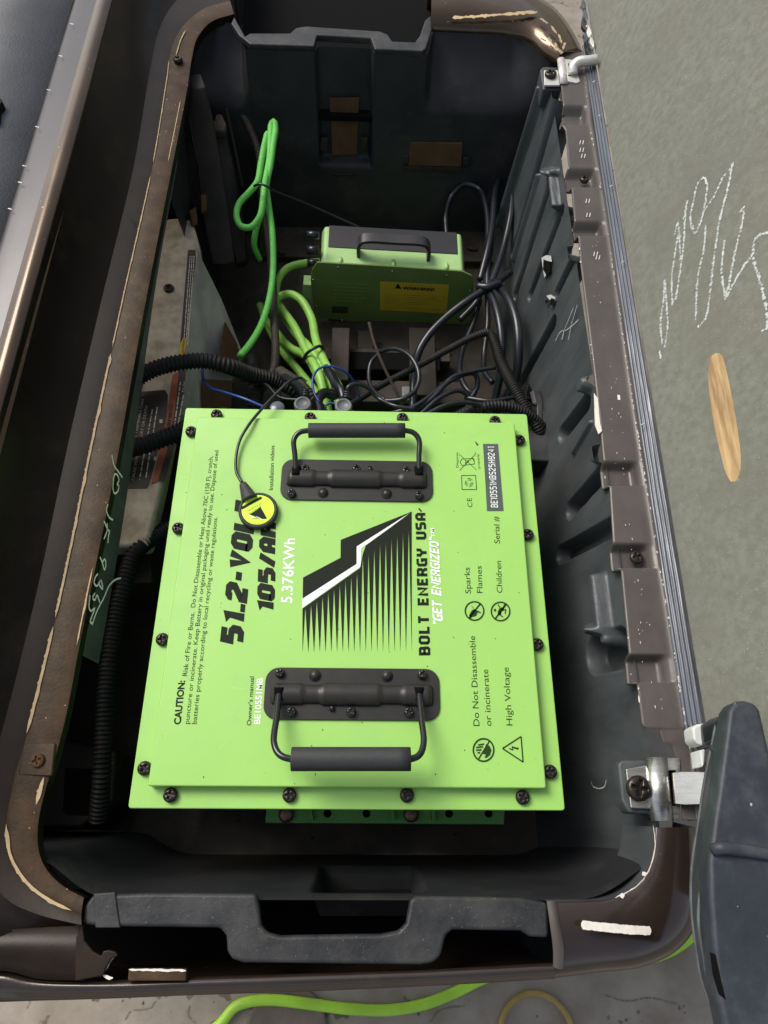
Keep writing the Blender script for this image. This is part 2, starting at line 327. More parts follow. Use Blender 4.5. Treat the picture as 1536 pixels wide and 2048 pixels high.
GL_ = {'0': (2, [_o]), 'O': (2, [_o]), '1': (.75, [[(-.2, 3.3), (.75, 4.3), (.75, -.4)]]), '2': (2, [[(0, 3.0), (0, 3.6), (.4, 4), (1.6, 4), (2, 3.6), (2, 2.5), (0, .9), (0, 0), (2, 0)]]),
       '3': (2, [[(0, 4), (1.6, 4), (2, 3.6), (2, 2.4), (1.6, 2.05), (.6, 2.05)], [(1.5, 2.05), (2, 1.6), (2, .4), (1.6, 0), (0, 0)]]), '4': (2, [[(1.5, 0), (1.5, 4), (0, 1.2), (2.1, 1.2)]]),
       '5': (2, [[(2, 4), (0, 4), (0, 2.3), (1.5, 2.3), (2, 1.8), (2, .5), (1.5, 0), (0, 0)]]), '6': (2, [[(2, 4), (.5, 4), (0, 3.5), (0, .5), (.5, 0), (1.5, 0), (2, .5), (2, 1.8), (1.5, 2.3), (0, 2.3)]]),
       '7': (2, [[(0, 4), (2, 4), (.8, 0)]]), '8': (2, [_o, [(0, 2.05), (2, 2.05)]]), '.': (.05, [[(.02, -.4), (.02, .75)]]), '-': (.8, [[(-.4, 1.9), (1.2, 1.9)]]), '/': (1.4, [[(0, -.4), (1.4, 4.4)]]),
       'V': (2.1, [[(0, 4.4), (1.05, 0), (2.1, 4.4)]]), 'L': (1.7, [[(0, 4.4), (0, 0), (1.9, 0)]]), 'T': (2, [[(-.2, 4), (2.2, 4)], [(1, 4), (1, -.4)]]), 'A': (2, [[(0, -.4), (0, 3.2), (.6, 4), (1.4, 4), (2, 3.2), (2, -.4)], [(0, 1.4), (2, 1.4)]]),
       'H': (2, [[(0, -.4), (0, 4.4)], [(2, -.4), (2, 4.4)], [(0, 2), (2, 2)]]), 'B': (2, [[(0, 0), (0, 4), (1.6, 4), (1.9, 3.6), (1.9, 2.4), (1.5, 2.1), (0, 2.1)], [(1.4, 2.1), (2, 1.7), (2, .4), (1.6, 0), (-.4, 0)]]),
       'E': (1.7, [[(2, 4), (0, 4), (0, 0), (2, 0)], [(0, 2.05), (1.7, 2.05)]]), 'N': (2.1, [[(0, -.4), (0, 4), (2.1, 0), (2.1, 4.4)]]), 'R': (2, [[(0, -.4), (0, 4), (1.6, 4), (2, 3.6), (2, 2.3), (1.6, 1.9), (0, 1.9)], [(1.2, 1.9), (2, .8), (2, -.4)]]),
       'G': (2, [[(2.3, 4), (.5, 4), (0, 3.5), (0, .5), (.5, 0), (2, 0), (2, 1.9), (1.1, 1.9)]]), 'Y': (2, [[(0, 4.4), (0, 2.7), (1, 1.7)], [(2, 4.4), (2, 2.7), (1, 1.7), (1, -.4)]]), 'U': (2, [[(0, 4.4), (0, .5), (.5, 0), (1.5, 0), (2, .5), (2, 4.4)]]),
       'S': (2, [[(2.2, 4), (.4, 4), (0, 3.6), (0, 2.5), (.4, 2.05), (1.6, 2.05), (2, 1.6), (2, .4), (1.6, 0), (-.2, 0)]]), 'I': (0, [[(0, -.4), (0, 4.4)]]), 'Z': (2, [[(-.2, 4), (2, 4), (0, 0), (2.2, 0)]]),
       'D': (2, [[(0, -.4), (0, 4), (1.5, 4), (2, 3.5), (2, .5), (1.5, 0), (0, 0)]]), 'M': (2.6, [[(0, -.4), (0, 4), (1.3, 1.4), (2.6, 4), (2.6, -.4)]]), 'K': (2, [[(0, -.4), (0, 4.4)], [(2, 4.4), (.2, 2), (2.1, -.4)]]),
       'W': (3, [[(0, 4.4), (.75, 0), (1.5, 3.2), (2.25, 0), (3, 4.4)]]), 'h': (1.7, [[(0, -.4), (0, 4.4)], [(0, 2.2), (.4, 2.7), (1.3, 2.7), (1.7, 2.3), (1.7, -.4)]]), '"': (.7, [[(0, 4.4), (0, 3.2)], [(.7, 4.4), (.7, 3.2)]]), ' ': (1.2, [])}
def block(body_, u0, v0, u1, v1, cap_px, m, parent, th=1.0, tx=None, gap=.55, shear=0.0, z=.0121, lift=.0001):
    """heavy block capitals drawn as mitred strokes, baseline from pixel 0 to pixel 1"""
    tx = tx or th; x = tx / 2; polys = []
    for c in body_:
        wd, pl = GL_[c]
        for q in pl: polys.append([(x + a, b) for a, b in q])
        x += wd + tx + gap
    tot = x - gap - tx / 2; A = P(u0, v0, z); B = P(u1, v1, z); C_ = P(u0 - cap_px, v0, z)
    d = (B - A) / tot; e = (C_ - A); e = (e - d * (e.dot(d) / d.dot(d))) / (4 + th); n_ = V((0, 0, 1)); vs = []; fs = []
    for li, q in enumerate(polys):
        k0 = len(vs); n = len(q)
        for i, (a, b) in enumerate(q):
            def nr(p, r_): 
                dx, dy = r_[0] - p[0], r_[1] - p[1]; L = math.hypot(dx, dy) or 1; return (-dy / L, dx / L)
            if i == 0: nn = nr(q[0], q[1]); sc = 1
            elif i == n - 1: nn = nr(q[-2], q[-1]); sc = 1
            else:
                n1 = nr(q[i - 1], q[i]); n2 = nr(q[i], q[i + 1]); mx, my = n1[0] + n2[0], n1[1] + n2[1]; L = math.hypot(mx, my) or 1; nn = (mx / L, my / L); sc = min(2.0, 1 / max(.3, nn[0] * n1[0] + nn[1] * n1[1]))
            for sg in (1, -1):
                X = a + nn[0] * sc * sg * tx / 2; Y = max(0, min(4 + th, b + nn[1] * sc * sg * th / 2 + th / 2))
                vs.append(A + d * (X + shear * (Y - 2)) + e * Y + n_ * (lift + li * 2e-5))
        fs += [(k0 + 2 * i, k0 + 2 * i + 1, k0 + 2 * i + 3, k0 + 2 * i + 2) for i in range(n - 1)]
    me = mesh('lettering', vs, fs); 
    if sum(p.normal.z for p in me.polygons) < 0: me.flip_normals()
    return link('lettering', me, m, parent)
V = Vector
def stroke(name, pts, wd, m, parent, nrm=(0, 0, 1), lift=0.0003, n=None, rough=0.0, gaps=0.0):
    """flat painted line of width wd on a surface"""
    raw = [Vector(p) for p in pts]; L = sum((raw[i + 1] - raw[i]).length for i in range(len(raw) - 1))
    n = n or max(4, int(L / 0.0025)); c = cr(raw, n); N_ = Vector(nrm).normalized(); vs = []; fs = []
    for i, p in enumerate(c):
        t = (c[min(i + 1, n - 1)] - c[max(i - 1, 0)]).normalized(); s = t.cross(N_).normalized()
        w0 = wd * 0.5 * (1 + rough * random.uniform(-1, 1)); w1 = wd * 0.5 * (1 + rough * random.uniform(-1, 1))
        if rough and i in (0, n - 1): w0 *= 0.3; w1 *= 0.3
        vs += [p + s * w0 + N_ * lift, p - s * w1 + N_ * lift]
    fs = [(2 * i, 2 * i + 1, 2 * i + 3, 2 * i + 2) for i in range(n - 1) if random.random() >= gaps or i == 1]
    return obj(name, vs, fs, m, parent, fix=False)

# ================================================================== GROUND
g = obj('concrete_floor', [(-40, -40, -0.60), (40, -40, -0.60), (40, 40, -0.60), (-40, 40, -0.60)], [(0, 1, 2, 3)], 'concrete')
tagit(g, kind='structure')

# ================================================================== CART BODY
ZR = 0.05
body = thing('golf_cart_body', 'brown painted golf cart seat pod with open black battery tub', 'golf cart body', (0.0, 0.25, -0.25))
# --- left: worn rim strip round the opening
inner = [(300, -60), (390, 60), (383, 110), (375, 175), (345, 330), (292, 600), (228, 950), (165, 1260), (130, 1440), (108, 1530), (88, 1590), (76, 1650), (78, 1705), (95, 1742), (130, 1775), (168, 1795)]
inner = [(468, 28), (425, 42), (395, 75), (383, 120), (374, 180), (345, 330), (292, 600), (228, 950), (165, 1260), (130, 1440), (106, 1530), (88, 1590), (76, 1650), (78, 1705), (95, 1742), (130, 1775), (168, 1795)]
crease = [(460, 2), (415, 14), (372, 45), (345, 90), (334, 160), (306, 330), (246, 600), (186, 880), (122, 1190), (62, 1440), (28, 1560), (14, 1640), (22, 1710), (55, 1765), (105, 1803), (163, 1828)]
ri = pz([(u, v, ZR - 0.002) for u, v in inner]); rc = pz([(u, v, ZR) for u, v in crease])
nR = 160
RI = cr(ri, nR); RC = cr(rc, nR)
RM = [a.lerp(b, 0.5) + Vector((0, 0, 0.0015)) for a, b in zip(RI, RC)]
RL = [p + Vector((0, 0, -0.012)) for p in RI]
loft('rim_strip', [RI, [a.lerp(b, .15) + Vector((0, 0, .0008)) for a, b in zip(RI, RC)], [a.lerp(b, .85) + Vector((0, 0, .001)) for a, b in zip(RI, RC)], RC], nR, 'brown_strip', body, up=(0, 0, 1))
loft('rim_lip', [RL, RI], nR, 'brown_shaded', body, up=(1, 0, 0))
# --- left slope up to the ridge, then the outer sill
slope = [(440, -60), (390, -30), (345, 10), (318, 60), (300, 140), (268, 330), (203, 600), (138, 880), (72, 1190), (10, 1440), (-25, 1560), (-40, 1660), (-25, 1745), (15, 1800), (80, 1830), (163, 1850)]
foot = [(400, -200), (340, -150), (300, -80), (275, 0), (255, 130), (210, 330), (135, 600), (60, 880), (-25, 1190), (-95, 1440), (-130, 1560), (-140, 1700), (-110, 1800), (-30, 1850), (60, 1868), (163, 1880)]
ridge = [(330, -360), (300, -260), (275, -170), (250, -85), (226, 0), (166, 230), (96, 480), (20, 760), (-70, 1090), (-160, 1400), (-210, 1580), (-230, 1760), (-180, 1880), (-60, 1935), (50, 1955), (163, 1955)]
S1 = cr(pz([(u, v, ZR + 0.003) for u, v in slope]), nR)
S2 = cr([P(u, v, ZR + 0.035 if i < 12 else ZR + 0.035 - (i - 11) * 0.012) for i, (u, v) in enumerate(foot)], nR)
S3 = cr([P(u, v, ZR + 0.075 if i < 11 else ZR + 0.075 - (i - 10) * 0.024) for i, (u, v) in enumerate(ridge)], nR)
loft('crease_panel', [RC, [a.lerp(b, 0.35) + Vector((0, 0, 0.0006)) for a, b in zip(RC, S1)], S1], nR, 'creaseshade', body, up=(0, 0, 1))
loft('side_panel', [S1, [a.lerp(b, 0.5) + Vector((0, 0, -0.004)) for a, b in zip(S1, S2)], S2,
      [a.lerp(b, 0.6) + Vector((0, 0, -0.004)) for a, b in zip(S2, S3)], S3], nR, 'brown_shaded', body, up=(0, 0, 1))
rz = ZR + 0.075
stroke_late = []
gold = [(312, -350), (240, -90), (215, 0), (147, 250), (78, 500), (10, 750), (-58, 1000), (-140, 1300)]
G0 = pz([(u, v, rz) for u, v in gold])
def goff(dx, dz): return [p + Vector((dx, 0, dz)) for p in G0]
loft('rolled_edge', [goff(.010, -.009), goff(.004, -.002), goff(-.001, .0012), goff(-.006, .0018), goff(-.011, .0003), goff(-.016, -.0022)], 80, 'brown', body, up=(-0.3, 0, 1))
loft('outer_sill', [goff(-.016, -.0022), goff(-.024, -.0030), goff(-.032, -.0038), goff(-.042, -.005), goff(-.047, -.006), goff(-.049, -.012), goff(-.050, -.03)], 80, 'sill', body, up=(-0.3, 0, 1))
for v_, u_ in ((48, 143), (112, 121), (180, 97), (254, 74), (332, 49), (365, 40), (418, 20)):
    stroke_late.append((u_, v_))
# --- cream scrapes along the crease
def on_rail(rail, v0, v1, side=0.0, lift=0.0):
    out = []
    for p in rail:
        d = CR.transposed() @ (p - CP); v = 1024 - F * d.y / -d.z
        if v0 <= v <= v1: out.append(p + Vector((side, 0, lift)))
    return out
def scrape(rail, v0, v1, wd, side=0.0, m='cream'):
    pts = on_rail(rail, v0, v1, side, 0.001)
    if len(pts) > 2:
        n = len(pts) * 5; c = cr(pts, n); vs = []
        for i, p in enumerate(c):
            t = (c[min(i + 1, n - 1)] - c[max(i - 1, 0)]).normalized(); s = t.cross(Vector((0, 0, 1))).normalized()
            q = noise.noise(Vector((p.y * 330, side * 500, 0))) ; q2 = noise.noise(Vector((p.y * 60, 9, side * 500)))
            f = min(1, i / 5, (n - 1 - i) / 5)
            vs += [p + s * wd * (0.5 + 0.8 * max(0, q)) * f + Vector((0, 0, 0.0004)), p - s * wd * (0.5 + 0.9 * max(0, q2)) * f + Vector((0, 0, 0.0004))]
        obj('paint_scrape', vs, [(2 * i, 2 * i + 1, 2 * i + 3, 2 * i + 2) for i in range(n - 1)], m, body, fix=False)
scrape(RC, 120, 330, 0.0011); scrape(RC, 350, 700, 0.0013); scrape(RC, 700, 1240, 0.0021); scrape(RC, 1245, 1478, 0.0025)
scrape(RC, 1640, 1826, 0.0022)
scrape(RI, 1130, 1300, 0.0012, -0.002); scrape(RI, 1545, 1625, 0.0030, -0.004); scrape(RI, 200, 330, 0.0008, -0.006); scrape(RM, 60, 120, 0.0012, -0.006)
# --- clip recess with a screw on the left strip
def screwmesh(R=0.0065, h=0.006, cross=True, hexa=False):
    prof = [(R * 0.98, 0), (R, h * 0.25), (R, h * 0.6), (R * 0.88, h * 0.85), (R * 0.6, h), (0.0001, h)]
    vs, fs = lathe(prof, 6 if hexa else 22); me = mesh('screw', vs, fs, not hexa); fixn(me)
    o = bpy.data.objects.new('tmp', me); COL.objects.link(o)
    if cross:
        cutv = []; cutf = []
        a, b = R * 0.62, R * 0.15
        pl = [(-b, -a), (b, -a), (b, -b), (a, -b), (a, b), (b, b), (b, a), (-b, a), (-b, b), (-a, b), (-a, -b), (-b, -b)]
        n = 12; vv = [(x, y, h * 0.55) for x, y in pl] + [(x, y, h * 1.5) for x, y in pl]
        cm = mesh('cut', vv, [tuple(range(n - 1, -1, -1)), tuple(range(n, 2 * n))] + [(i, (i + 1) % n, (i + 1) % n + n, i + n) for i in range(n)]); fixn(cm)
        c = bpy.data.objects.new('cut', cm); COL.objects.link(c)
        bo = o.modifiers.new('b', 'BOOLEAN'); bo.object = c; bo.operation = 'DIFFERENCE'; bo.solver = 'EXACT'
        out = evalmesh(o); bpy.data.objects.remove(c)
    else: out = evalmesh(o)
    bpy.data.objects.remove(o); out.materials.clear(); return out
SCREW = screwmesh(); SCREW.materials.append(M['screw'])
SMALL = screwmesh(0.0042, 0.0055); SMALL.materials.append(M['bail'])
BOLT = screwmesh(0.0095, 0.006); BOLT.materials.append(M['screw'])
RBOLT = screwmesh(0.0095, 0.005); RBOLT.materials.append(M['brownpanel'])
HEX = screwmesh(0.0075, 0.006, cross=False); HEX.materials.append(M['bolt'])
TINY = screwmesh(0.0022, 0.002, cross=False); TINY.materials.append(M['steel'])
def put(me, pos, parent, name='screw', rz=None, rot=None, s=1.0):
    o = link(name, me, None, parent, pos); o.rotation_euler = rot if rot else (random.uniform(-.05, .05), random.uniform(-.05, .05), random.uniform(0, 3) if rz is None else rz)
    o.scale = (s, s, s); return o
put(RBOLT, P(76, 1521, ZR + 0.001), body, s=.62); put(SCREW, P(357, 123, ZR + 0.001), body)
prism('clip_plate', pz([(48, 1486, ZR + .001), (110, 1486, ZR + .001), (103, 1552, ZR + .001), (36, 1550, ZR + .001)]), (0, 0, -0.004), 'brown_strip', body, bevel=0.001)
for (u, v) in ((262, 432), (268, 440)):
    stroke('gouge', [P(u - 6, v - 6, .056), P(u, v, .056), P(u + 6, v + 3, .056)], 0.0012, 'ink', body, rough=0.5)

# --- bottom lip, front band
lip_t = [(-200, 1948), (0, 1942), (60, 1958), (200, 1964), (400, 1958), (640, 1950), (900, 1941), (1108, 1930)]
lip_b = [(-200, 2006), (0, 2004), (60, 2002), (200, 1998), (400, 1990), (640, 1982), (900, 1970), (1108, 1958)]
LT = cr(pz([(u, v, 0.044) for u, v in lip_t]), 120); LB = cr(pz([(u, v, 0.036) for u, v in lip_b]), 120)
V = Vector
loft('front_lip', [[p + V((0, .0, -.012)) for p in LT], LT, [a.lerp(b, .3) + V((0, 0, .004)) for a, b in zip(LT, LB)], [a.lerp(b, .62) + V((0, 0, .0035)) for a, b in zip(LT, LB)],
      [a.lerp(b, .85) + V((0, 0, .000)) for a, b in zip(LT, LB)], LB, [p + V((0, 0.004, -.02)) for p in LB], [p + V((0, 0.012, -.12)) for p in LB]], 120, 'body', body, up=(0, 0, 1))
prism('lip_tab', pz([(257, 1938, .05), (373, 1938, .05), (372, 1962, .05), (255, 1962, .05)]), (0, 0, -.006), 'brown_strip', body, bevel=.001)
stroke('paint_scrape', pz([(258, 1939, .0505), (372, 1941, .0505)]), .0016, 'chip', body, rough=.5)
# --- bottom left corner floor of lip, already side_panel; bottom right corner
ci = [(1310, 1655), (1306, 1700), (1292, 1745), (1262, 1780), (1222, 1798), (1170, 1803), (1097, 1804)]
co = [(1392, 1655), (1396, 1760), (1392, 1850), (1352, 1903), (1282, 1935), (1200, 1945), (1108, 1957)]
CI = cr(pz([(u, v, ZR) for u, v in ci]), 60); CO = cr(pz([(u, v, .032) for u, v in co]), 60)
cm1 = [a.lerp(b, .35) + V((0, 0, .008)) for a, b in zip(CI, CO)]; cm2 = [a.lerp(b, .70) + V((0, 0, .010)) for a, b in zip(CI, CO)]; cm3 = [a.lerp(b, .9) + V((0, 0, .005)) for a, b in zip(CI, CO)]
loft('corner_panel', [[p + V((0, 0, -.01)) for p in CI], [p + V((0, 0, -.0008)) for p in CI], [a.lerp(b, .04) + V((0, 0, .001)) for a, b in zip(CI, CO)], cm1, cm2, cm3, CO, [p + V((0, .006, -.05)) for p in CO]], 60, 'body', body, up=(0, 0, 1))
for u_, v_ in stroke_late: stroke('paint_scrape', pz([(u_ - 4, v_ - 1, rz - .002), (u_ + 4, v_ + 1, rz - .002)]), .0013, 'chip', body, rough=.5, n=8)
stroke('paint_scrape', pz([(1162, 1849, .0605), (1195, 1853, .0608), (1235, 1857, .0608), (1270, 1860, .0600), (1302, 1861, .0585)]), .0062, 'chip', body, rough=.10, n=50)
loft('end_flange', [pz([(1093, 1802, .052), (1100, 1850, .052), (1106, 1900, .048), (1106, 1934, .044)]), pz([(1104, 1802, .055), (1112, 1850, .056), (1118, 1900, .052), (1116, 1938, .048)]),
      pz([(1112, 1802, .052), (1120, 1850, .052), (1128, 1900, .05), (1126, 1938, .046)])], 20, 'rail', body, up=(0, 0, 1))
# --- top right corner
ti = [(862, 47), (950, 52), (1030, 58), (1062, 70), (1085, 92), (1106, 106), (1116, 112)]
to = [(862, -90), (950, -90), (1030, -50), (1075, -8), (1112, 18), (1146, 62), (1169, 112)]
TI = cr(pz([(u, v, ZR) for u, v in ti]), 60); TO = cr(pz([(u, v, .035) for u, v in to]), 60)
loft('corner_panel', [[p + V((0, 0, -.012)) for p in TI], TI, [a.lerp(b, .3) + V((0, 0, .009)) for a, b in zip(TI, TO)], [a.lerp(b, .65) + V((0, 0, .012)) for a, b in zip(TI, TO)],
      [a.lerp(b, .9) + V((0, 0, .006)) for a, b in zip(TI, TO)], TO, [p + V((0, 0, -.1)) for p in TO]], 60, 'brown', body, up=(0, 0, 1))
stroke('paint_scrape', pz([(905, 36, .061), (960, 33, .0625), (1020, 28, .0625), (1075, 24, .0585)]), .0065, 'cream', body, rough=.6, n=40)
for (u, v, du, dv) in ((1088, 42, 8, 5), (1108, 60, 6, 8), (1120, 78, 3, 9), (1128, 92, -2, 7), (1112, 92, 2, 6), (1080, 62, 8, 5), (1100, 80, 3, 5)):
    stroke('paint_scrape', pz([(u - du, v - dv, .0605), (u, v, .0605), (u + du, v + dv, .0595)]), .003, 'cream', body, rough=.7, n=12)
# --- black flanges front and back with their deep openings
def poly(pp, z): return [P(u, v, z) for u, v in pp]
fl = [(168, 1812), (185, 1790), (300, 1786), (512, 1788), (518, 1812), (522, 1850), (534, 1866), (560, 1872), (760, 1869), (798, 1862), (812, 1846), (820, 1800), (832, 1792), (1040, 1795), (1096, 1806),
      (1098, 1876), (1060, 1874), (1040, 1862), (905, 1860), (892, 1870), (882, 1912), (866, 1926), (840, 1930), (485, 1926), (462, 1918), (454, 1902), (452, 1872), (440, 1856), (200, 1853), (166, 1850)]
prism('front_flange', poly(fl, .046), (0, 0, -.01), 'flange', body, bevel=.003, seg=3)
prism('flange_step', poly([(186, 1787), (230, 1784), (240, 1856), (190, 1856)], .0475), (0, 0, -.004), 'flange', body, bevel=.001)
fb = [(468, 32), (490, 72), (500, 66), (580, 66), (592, 55), (612, 52), (700, 58), (760, 62), (775, 68), (785, 82), (830, 84), (840, 70), (850, 40), (862, 30), (866, 52), (852, 96), (845, 102), (750, 98), (742, 76), (634, 70), (628, 92), (500, 88), (478, 70), (462, 46)]
prism('back_flange', poly(fb, .046), (0, 0, -.01), 'flange', body, bevel=.002, seg=3)
a = P(455, -200, .04); b = P(900, 95, .04)
box('opening_shade', (a.x, 0.80, -.06), (b.x + .02, 1.25, -.05), 'black', body)  # added black sheet stands in for the darkness under the back opening
box('opening_shade', (-.30, -.352, -.09), (.20, -.285, -.08), 'black', body)  # likewise a black sheet for the dark below the front opening
obj('opening_shade_side', [P(468, 0, .044), P(468, -300, .044), P(468, -300, .044) + V((0, 0, -.1)), P(468, 0, .044) + V((0, 0, -.1))], [(0, 1, 2, 3)], 'black', body, solid=.002)  # black side sheet, keeps the back opening dark
# torn bracket in the left of the front opening
loft('front_corner_panel', [pz([(-260, 1880, .0535), (-100, 1868, .0535), (0, 1860, .0535), (90, 1855, .053), (165, 1851, .0515)]), pz([(-260, 1910, .0535), (-100, 1905, .053), (0, 1902, .052), (90, 1905, .0515), (166, 1906, .051)]),
      pz([(-260, 1948, .052), (-100, 1946, .052), (10, 1942, .051), (80, 1958, .050), (166, 1961, .050)])], 40, 'creaseshade', body, up=(0, 0, 1), solid=.002)
prism('torn_tab', poly([(165, 1850), (168, 1880), (185, 1902), (202, 1912), (206, 1902), (218, 1900), (232, 1904), (236, 1912), (222, 1918), (212, 1935), (205, 1952), (150, 1962), (150, 1850)], .0515), (0, 0, -.004), 'creaseshade', body, bevel=.001)
stroke('torn_edge', poly([(234, 1908), (222, 1918), (212, 1934), (206, 1950)], .0485), .0022, 'chip', body, rough=.5)
stroke('torn_edge', poly([(206, 1951), (216, 1955), (226, 1956)], .0485), .0022, 'chip', body, rough=.4)

# --- right rail: heightfield with pressed pockets
rin = [(100, 1118), (172, 1122), (225, 1128), (238, 1123), (250, 1124), (260, 1131), (330, 1137), (345, 1133), (366, 1134), (374, 1143), (445, 1149), (455, 1150), (468, 1152), (474, 1157), (520, 1160), (720, 1185), (850, 1200), (938, 1208), (966, 1211), (972, 1219), (1088, 1226), (1132, 1230), (1140, 1242), (1308, 1258), (1362, 1263), (1368, 1274), (1448, 1284), (1456, 1290), (1458, 1318), (1484, 1326), (1492, 1344), (1516, 1352), (1640, 1366)]
rout = [(60, 1166), (110, 1172), (250, 1187), (400, 1213), (600, 1243), (800, 1272), (950, 1296), (1200, 1338), (1480, 1384), (1640, 1400)]
def interp(tab, v):
    for (a0, b0), (a1, b1) in zip(tab, tab[1:]):
        if a0 <= v <= a1: return b0 + (b1 - b0) * (v - a0) / (a1 - a0)
    return tab[-1][1] if v > tab[-1][0] else tab[0][1]
pock = [(214, 246, .8), (340, 371, .86), (446, 469, .8), (926, 968, .8), (1090, 1134, .78), (1312, 1362, .76)]
def sm(x): x = max(0, min(1, x)); return x * x * (3 - 2 * x)
vs = []; nv = 620; nx = 18
for i in range(nv):
    v = 104 + (1640 - 104) * i / (nv - 1); u0 = interp(rin, v); u1 = interp(rout, v)
    p0 = P(u0, v, .047); p1 = P(u1, v, .050)
    for j in range(nx):
        t = j / (nx - 1); p = p0.lerp(p1, t); zz = 0.0
        for a, b, wd in pock:
            if a - 6 < v < b + 3: zz -= .012 * sm((v - a + 5) / 12) * (1 - sm((v - b) / 2.5)) * (1 - sm((t - wd + .12) / .16))
        zz += .0022 * math.exp(-((t - .93) / .05) ** 2)
        vs.append(p + V((0, 0, zz)))
    vs.append(p1 + V((.003, 0, -.004))); vs.append(p1 + V((.004, 0, -.03)))
k = nx + 2
railo = obj('seat_rail', vs, [(i * k + j, (i + 1) * k + j, (i + 1) * k + j + 1, i * k + j + 1) for i in range(nv - 1) for j in range(k - 1)], 'rail', body, smooth=True, fix=False)
so = railo.modifiers.new('s', 'SOLIDIFY'); so.thickness = .002; so.offset = -1
put(SCREW, P(1168, 362, .043), body, s=.9); put(BOLT, P(1272, 1116, .043), body, s=.72)
def chips(n, tab, v0, v1, lo, hi, z, seed, m='chip', size=(.0006, .0014)):
    rd = random.Random(seed); vs = []; fs = []
    for _ in range(n):
        v = rd.uniform(v0, v1); u = interp(tab, v) + rd.uniform(lo, hi); c = P(u, v, z); a = rd.uniform(*size); l = a * rd.uniform(1, 4.5); k = len(vs)
        q = [V((rd.uniform(.6, 1) * a * cos(t), rd.uniform(.6, 1) * l * sin(t), 0)) for t in (0, .9, 1.8, 2.8, 3.8, 5)]
        vs += [c + x for x in q]; fs.append(tuple(range(k, k + 6)))
    o = obj('paint_chips', vs, fs, m, body); o['kind'] = 'stuff'
chips(110, rout, 140, 1520, -8.5, -6, .0527, 3, size=(.0003, .0008)); chips(12, rin, 480, 1440, 0, 2, .0478, 4, size=(.0004, .001)); chips(45, rin, 480, 1440, 22, 45, .0492, 5, size=(.0002, .0005))
for (v, du) in ((285, 28), (300, 27), (312, 29), (402, 28), (430, 27), (508, 30), (515, 34)):
    u = interp(rin, v) + du
    for q in range(2): stroke('scratch', pz([(u + q * 6, v - 4, .0488), (u + q * 6 - 2, v + 4, .0488)]), .0009, 'chip', body)
stroke('scratch', pz([(1237, 790, .049), (1238, 800, .049)]), .003, 'chip', body)
prism('white_label_corner', poly([(1188, 786), (1196, 797), (1200, 845), (1204, 862), (1197, 868), (1190, 850)], .0485), (0, 0, -.0006), 'chip', body)
loft('corner_lip', [[p + V((-.004, .004, -.07)) for p in CI], [p + V((-.001, .001, -.012)) for p in CI], [p + V((0, 0, -.001)) for p in CI]], 60, 'tub', body, up=(-1, 1, 0))
stroke('paint_scrape', pz([(1306, 1650, .0515), (1310, 1690, .0515), (1300, 1735, .0515), (1275, 1770, .0515), (1230, 1796, .0515)]), .0007, 'chip', body, rough=.8)
for (u, v) in ((1289, 1748), (1245, 1791)): stroke('paint_scrape', pz([(u - 5, v + 2, .052), (u + 4, v - 2, .052)]), .003, 'chip', body, rough=.5)

# ------------------------------------------------------------------ TUB
ZF = -0.25
XR0, XR1 = 0.270, 0.228   # right wall top / bottom
YB0, YB1 = 0.815, 0.752
def wall_grid(name, fn, ns, ntt, m, parent=body, up=(0, 0, 1)):
    vs = [fn(i / (ns - 1), j / (ntt - 1)) for i in range(ns) for j in range(ntt)]
    fs = [(i * ntt + j, (i + 1) * ntt + j, (i + 1) * ntt + j + 1, i * ntt + j + 1) for i in range(ns - 1) for j in range(ntt - 1)]
    me = mesh(name, vs, fs, True); s = sum(p.normal.dot(Vector(up)) * p.area for p in me.polygons)
    if s < 0: me.flip_normals()
    return link(name, me, m, parent)
ZT = 0.040
wn = V((-(ZT - ZF), 0, (XR0 - XR1))).normalized()           # right wall normal (towards the tub)
def on_rw(u, v): return RP(u, v, (XR0, 0, ZT), wn)
# channel list: start px, end px, half width (m), depth
ch = [((1112, 196), (1028, 500), .0135, .030), ((1096, 378), (1030, 590), .009, .024), ((1122, 424), (1060, 590), .008, .022), ((1143, 524), (1112, 588), .0075, .022),
      ((1106, 646), (1036, 775), .009, .026), ((1172, 806), (1124, 868), .010, .026), ((1200, 952), (1140, 1020), .010, .024), ((1232, 1050), (1120, 1110), .010, .018), ((1240, 1296), (1190, 1310), .018, .022)]
CH = []
for a, b, hw, dp in ch:
    A = on_rw(*a); B = on_rw(*b); CH.append((V((A.y, A.z)), V((B.y, B.z)), hw, dp))
bumps = []
for a, b, hw, dp in (((1098, 344), (1116, 346), .005, .012), ((1112, 350), (1122, 432), .004, .012), ((1090, 180), (1006, 450), .005, .014), ((1150, 500), (1153, 512), .007, .010), ((1080, 352), (1030, 520), .003, .007), ((1178, 776), (1182, 768), .009, .014), ((1208, 915), (1206, 905), .009, .014),
                     ((1208, 1160), (1222, 1278), .0075, .016), ((1198, 1262), (1222, 1278), .009, .016), ((1185, 845), (1150, 905), .003, .005)):
    A = on_rw(*a); B = on_rw(*b); bumps.append((V((A.y, A.z)), V((B.y, B.z)), hw, dp))
def segd(p, a, b):
    ab = b - a; t = max(0, min(1, (p - a).dot(ab) / ab.dot(ab))); return (p - a - ab * t).length
def rw(s, t):
    y = -0.27 + s * (0.80 + .27); z = ZT + (ZF - ZT) * t; x = XR0 + (XR1 - XR0) * t
    q = V((y, z)); d = 0.0
    for a, b, hw, dp in CH: d = min(d, -dp * (1 - sm((segd(q, a, b) - hw * .75) / (hw * .5))))
    for a, b, hw, dp in bumps: d += dp * (1 - sm((segd(q, a, b) - hw * .5) / (hw * .8)))
    return V((x, y, z)) + wn * d
wall_grid('tub_right_wall', rw, 900, 210, 'tub', up=(-1, 0, 0))
